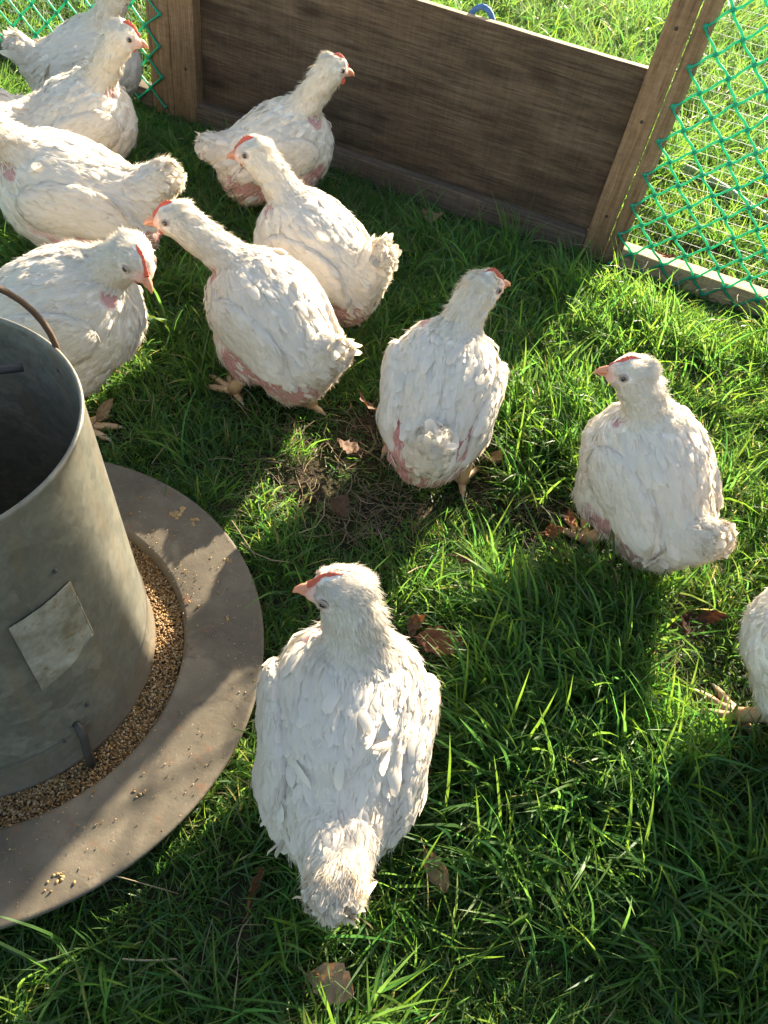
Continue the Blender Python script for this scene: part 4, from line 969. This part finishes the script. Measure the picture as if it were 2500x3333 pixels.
# ------------------------------------------------------------------ dead leaves, straw
def leaf(label, x, y, L, Wd, rot, col, curl=.5, lobes=0, tilt=(0, 0), z=.022, seed=0, fold=.25):
    L *= .86; Wd *= .86
    rr = np.random.default_rng(500+seed); nu, nv = 13, 8; V = []
    for i in range(nu+1):
        t = i/nu; wv = math.sin(math.pi*min(1, t*.97+.02))**.75
        if lobes: wv *= .70+.30*abs(math.cos(math.pi*lobes*t))
        for j in range(nv+1):
            v = (j/nv-.5)*2; rag = 1+.10*math.sin(t*37+v*3+seed)
            px = (t-.5)*L; py = v*wv*Wd*.5*rag
            pz = fold*abs(py)*.9+curl*((t-.5)**2)*L+.002*math.sin(t*21+v*5+seed)+.0028*rr.normal()*.4+curl*.35*py*math.sin(t*4+seed)
            V.append((px, py, pz))
    V = np.array(V); ii = (np.arange(nu)[:, None]*(nv+1)+np.arange(nv)[None]).ravel(); Q = np.stack([ii, ii+1, ii+nv+2, ii+nv+1], -1)
    Cc = np.tile(np.array(col), (len(V), 1))*rr.normal(1, .12, (len(V), 1)); mid_ = (np.abs(np.tile(np.arange(nv+1), nu+1)-nv/2) < .6); Cc[mid_] *= 1.25
    b = MB(); b.tube([(-.5*L-.014, .001, .003), (-.5*L, 0, .002+curl*.25*L), (-.30*L, 0, .001+curl*.06*L)], [.0009, .0010, .0007], 5, np.array(col)*.7)
    nb_ = len(V); F = [np.vstack([Q, b.Q[0]+nb_]), b.T[0]+nb_]
    me = mesh_np('dead_leaf', np.vstack([V, b.V[0]]), F, M['leaf'], np.vstack([Cc, b.col[0]]))
    o = link('dead_leaf', me, loc=(x, y, z+.006)); o.rotation_euler = (R(tilt[0]), R(tilt[1]), R(rot))
    tag(o, label, 'leaf', 'fallen brown leaves in the grass')
BR, RB_, DK, TAN, OR = (.14, .08, .045), (.19, .075, .045), (.06, .032, .021), (.29, .195, .10), (.30, .125, .05)
leaf('crumpled tan leaf on the shaded grass in front of the wooden board', -.04, 1.83, .065, .05, 20, TAN, 1.2, 2, (10, 0), .03, 1)
leaf('large reddish brown leaf right of the front chicken neck', .118, .612, .085, .055, 8, RB_, .6, 4, (28, 5), .036, 2)
leaf('small curled brown leaf standing beside the large reddish leaf', .078, .632, .045, .022, 60, BR, 1.6, 0, (40, -40), .042, 3)
leaf('brown leaf lying flat on the bare straw patch between two chickens', -.085, .972, .062, .045, 160, BR, .5, 2, (15, 0), .026, 4)
leaf('torn grey brown leaf left of the chicken with the pink rump', -.068, 1.085, .085, .045, 140, BR, .9, 3, (25, 10), .030, 5)
leaf('brown crumpled leaf at the lower end of the bare straw patch', -.075, .828, .07, .045, 80, BR, 1.0, 2, (10, 15), .024, 6)
leaf('orange brown leaf in sunlit grass left of the ruffled tail chicken', .285, .878, .045, .030, 30, OR, 1.0, 2, (25, 0), .028, 7)
leaf('bright orange leaf fragment behind the orange brown leaf', .318, .915, .040, .024, 110, OR, .8, 0, (10, 0), .026, 8)
leaf('pale brown leaf beside the feet of the ruffled tail chicken', .372, .945, .060, .035, 10, TAN, .8, 2, (15, 0), .026, 9)
leaf('dark brown lobed leaf in the grass under the ruffled tail chicken', .495, .735, .062, .050, 70, DK, .6, 3, (50, 15), .040, 10)
leaf('dark brown leaf right of the dark lobed leaf nearly touching it', .536, .758, .060, .030, 15, DK, .9, 3, (45, -10), .042, 11)
leaf('tan pointed leaf on the grass right of the front chicken tail', .152, .298, .060, .030, -50, TAN, .7, 0, (25, 10), .034, 12)
leaf('narrow dark leaf on edge in shaded grass left of the front chicken tail', -.056, .238, .055, .018, 85, (.20, .10, .04), .4, 0, (60, 0), .032, 13)
leaf('pale ribbed leaf half buried in grass at the bottom of the picture', .052, .165, .062, .048, -10, (.40, .26, .16), .8, 0, (35, 0), .030, 14)
leaf('brown crumbly leaf beside the right foot of the pink rump chicken', .172, 1.025, .05, .035, 40, TAN, 1.3, 3, (10, 0), .026, 15)
leaf('buff leaf standing up by the foot of the chicken behind the feeder', -.512, .930, .055, .022, 65, TAN, .5, 0, (50, -30), .035, 16)
leaf('reddish dry leaf lying on the sunlit bottom rail under the netting', .555, 1.868, .055, .018, -14, RB_, .7, 3, (8, 0), .040, 17)
leaf('rusty orange leaf behind the green netting at the right edge', .905, 2.33, .075, .05, 30, OR, .9, 2, (20, 0), .035, 18)
leaf('thin red brown leaf curl on the sunlit grass above the front chicken head', .14, .775, .040, .014, 5, RB_, 1.0, 0, (10, 0), .030, 19)
rr = np.random.default_rng(77); b = MB()
for k in range(420):
    bx, by, br = BARE[rr.choice(len(BARE), p=[.34, .12, .2, .08, .06, .08, .08, .04])]; a = rr.uniform(0, 6.28); r = br*1.15*math.sqrt(rr.random()); p = np.array([bx+r*math.cos(a), by+r*math.sin(a), rr.uniform(.004, .020)])
    d = rr.uniform(0, 6.28); L = rr.uniform(.02, .075); u_ = np.array([math.cos(d), math.sin(d), rr.normal(0, .10)]); t = np.linspace(-.5, .5, 4)[:, None]
    P = p+u_*L*t+np.array([-u_[1], u_[0], .3])*(t**2)*L*rr.normal(0, .5); P[:, 2] = np.maximum(P[:, 2], .003)
    b.tube(P, rr.uniform(.0004, .0010), 4, np.array((.26, .19, .115))*rr.uniform(.5, 1.35), cap=False)
for k in range(420):
    p = np.array([rr.uniform(-1.2, 1.0), rr.uniform(.05, 2.0), rr.uniform(.008, .035)])
    if np.hypot(p[0]-FC[0], p[1]-FC[1]) < .37: continue
    d = rr.uniform(0, 6.28); L = rr.uniform(.03, .09); u_ = np.array([math.cos(d), math.sin(d), rr.normal(0, .2)]); t = np.linspace(-.5, .5, 4)[:, None]
    P = p+u_*L*t+np.array([-u_[1], u_[0], .3])*(t**2)*L*rr.normal(0, .5); P[:, 2] = np.maximum(P[:, 2], .004)
    b.tube(P, rr.uniform(.0004, .0011), 4, np.array((.42, .33, .20))*rr.uniform(.5, 1.25), cap=False)
o = link('dry_straw', b.mesh('dry_straw', M['straw'], usecol=True)); tag(o, 'dry straw and dead grass stalks tangled in the worn turf', 'straw', kind='stuff')
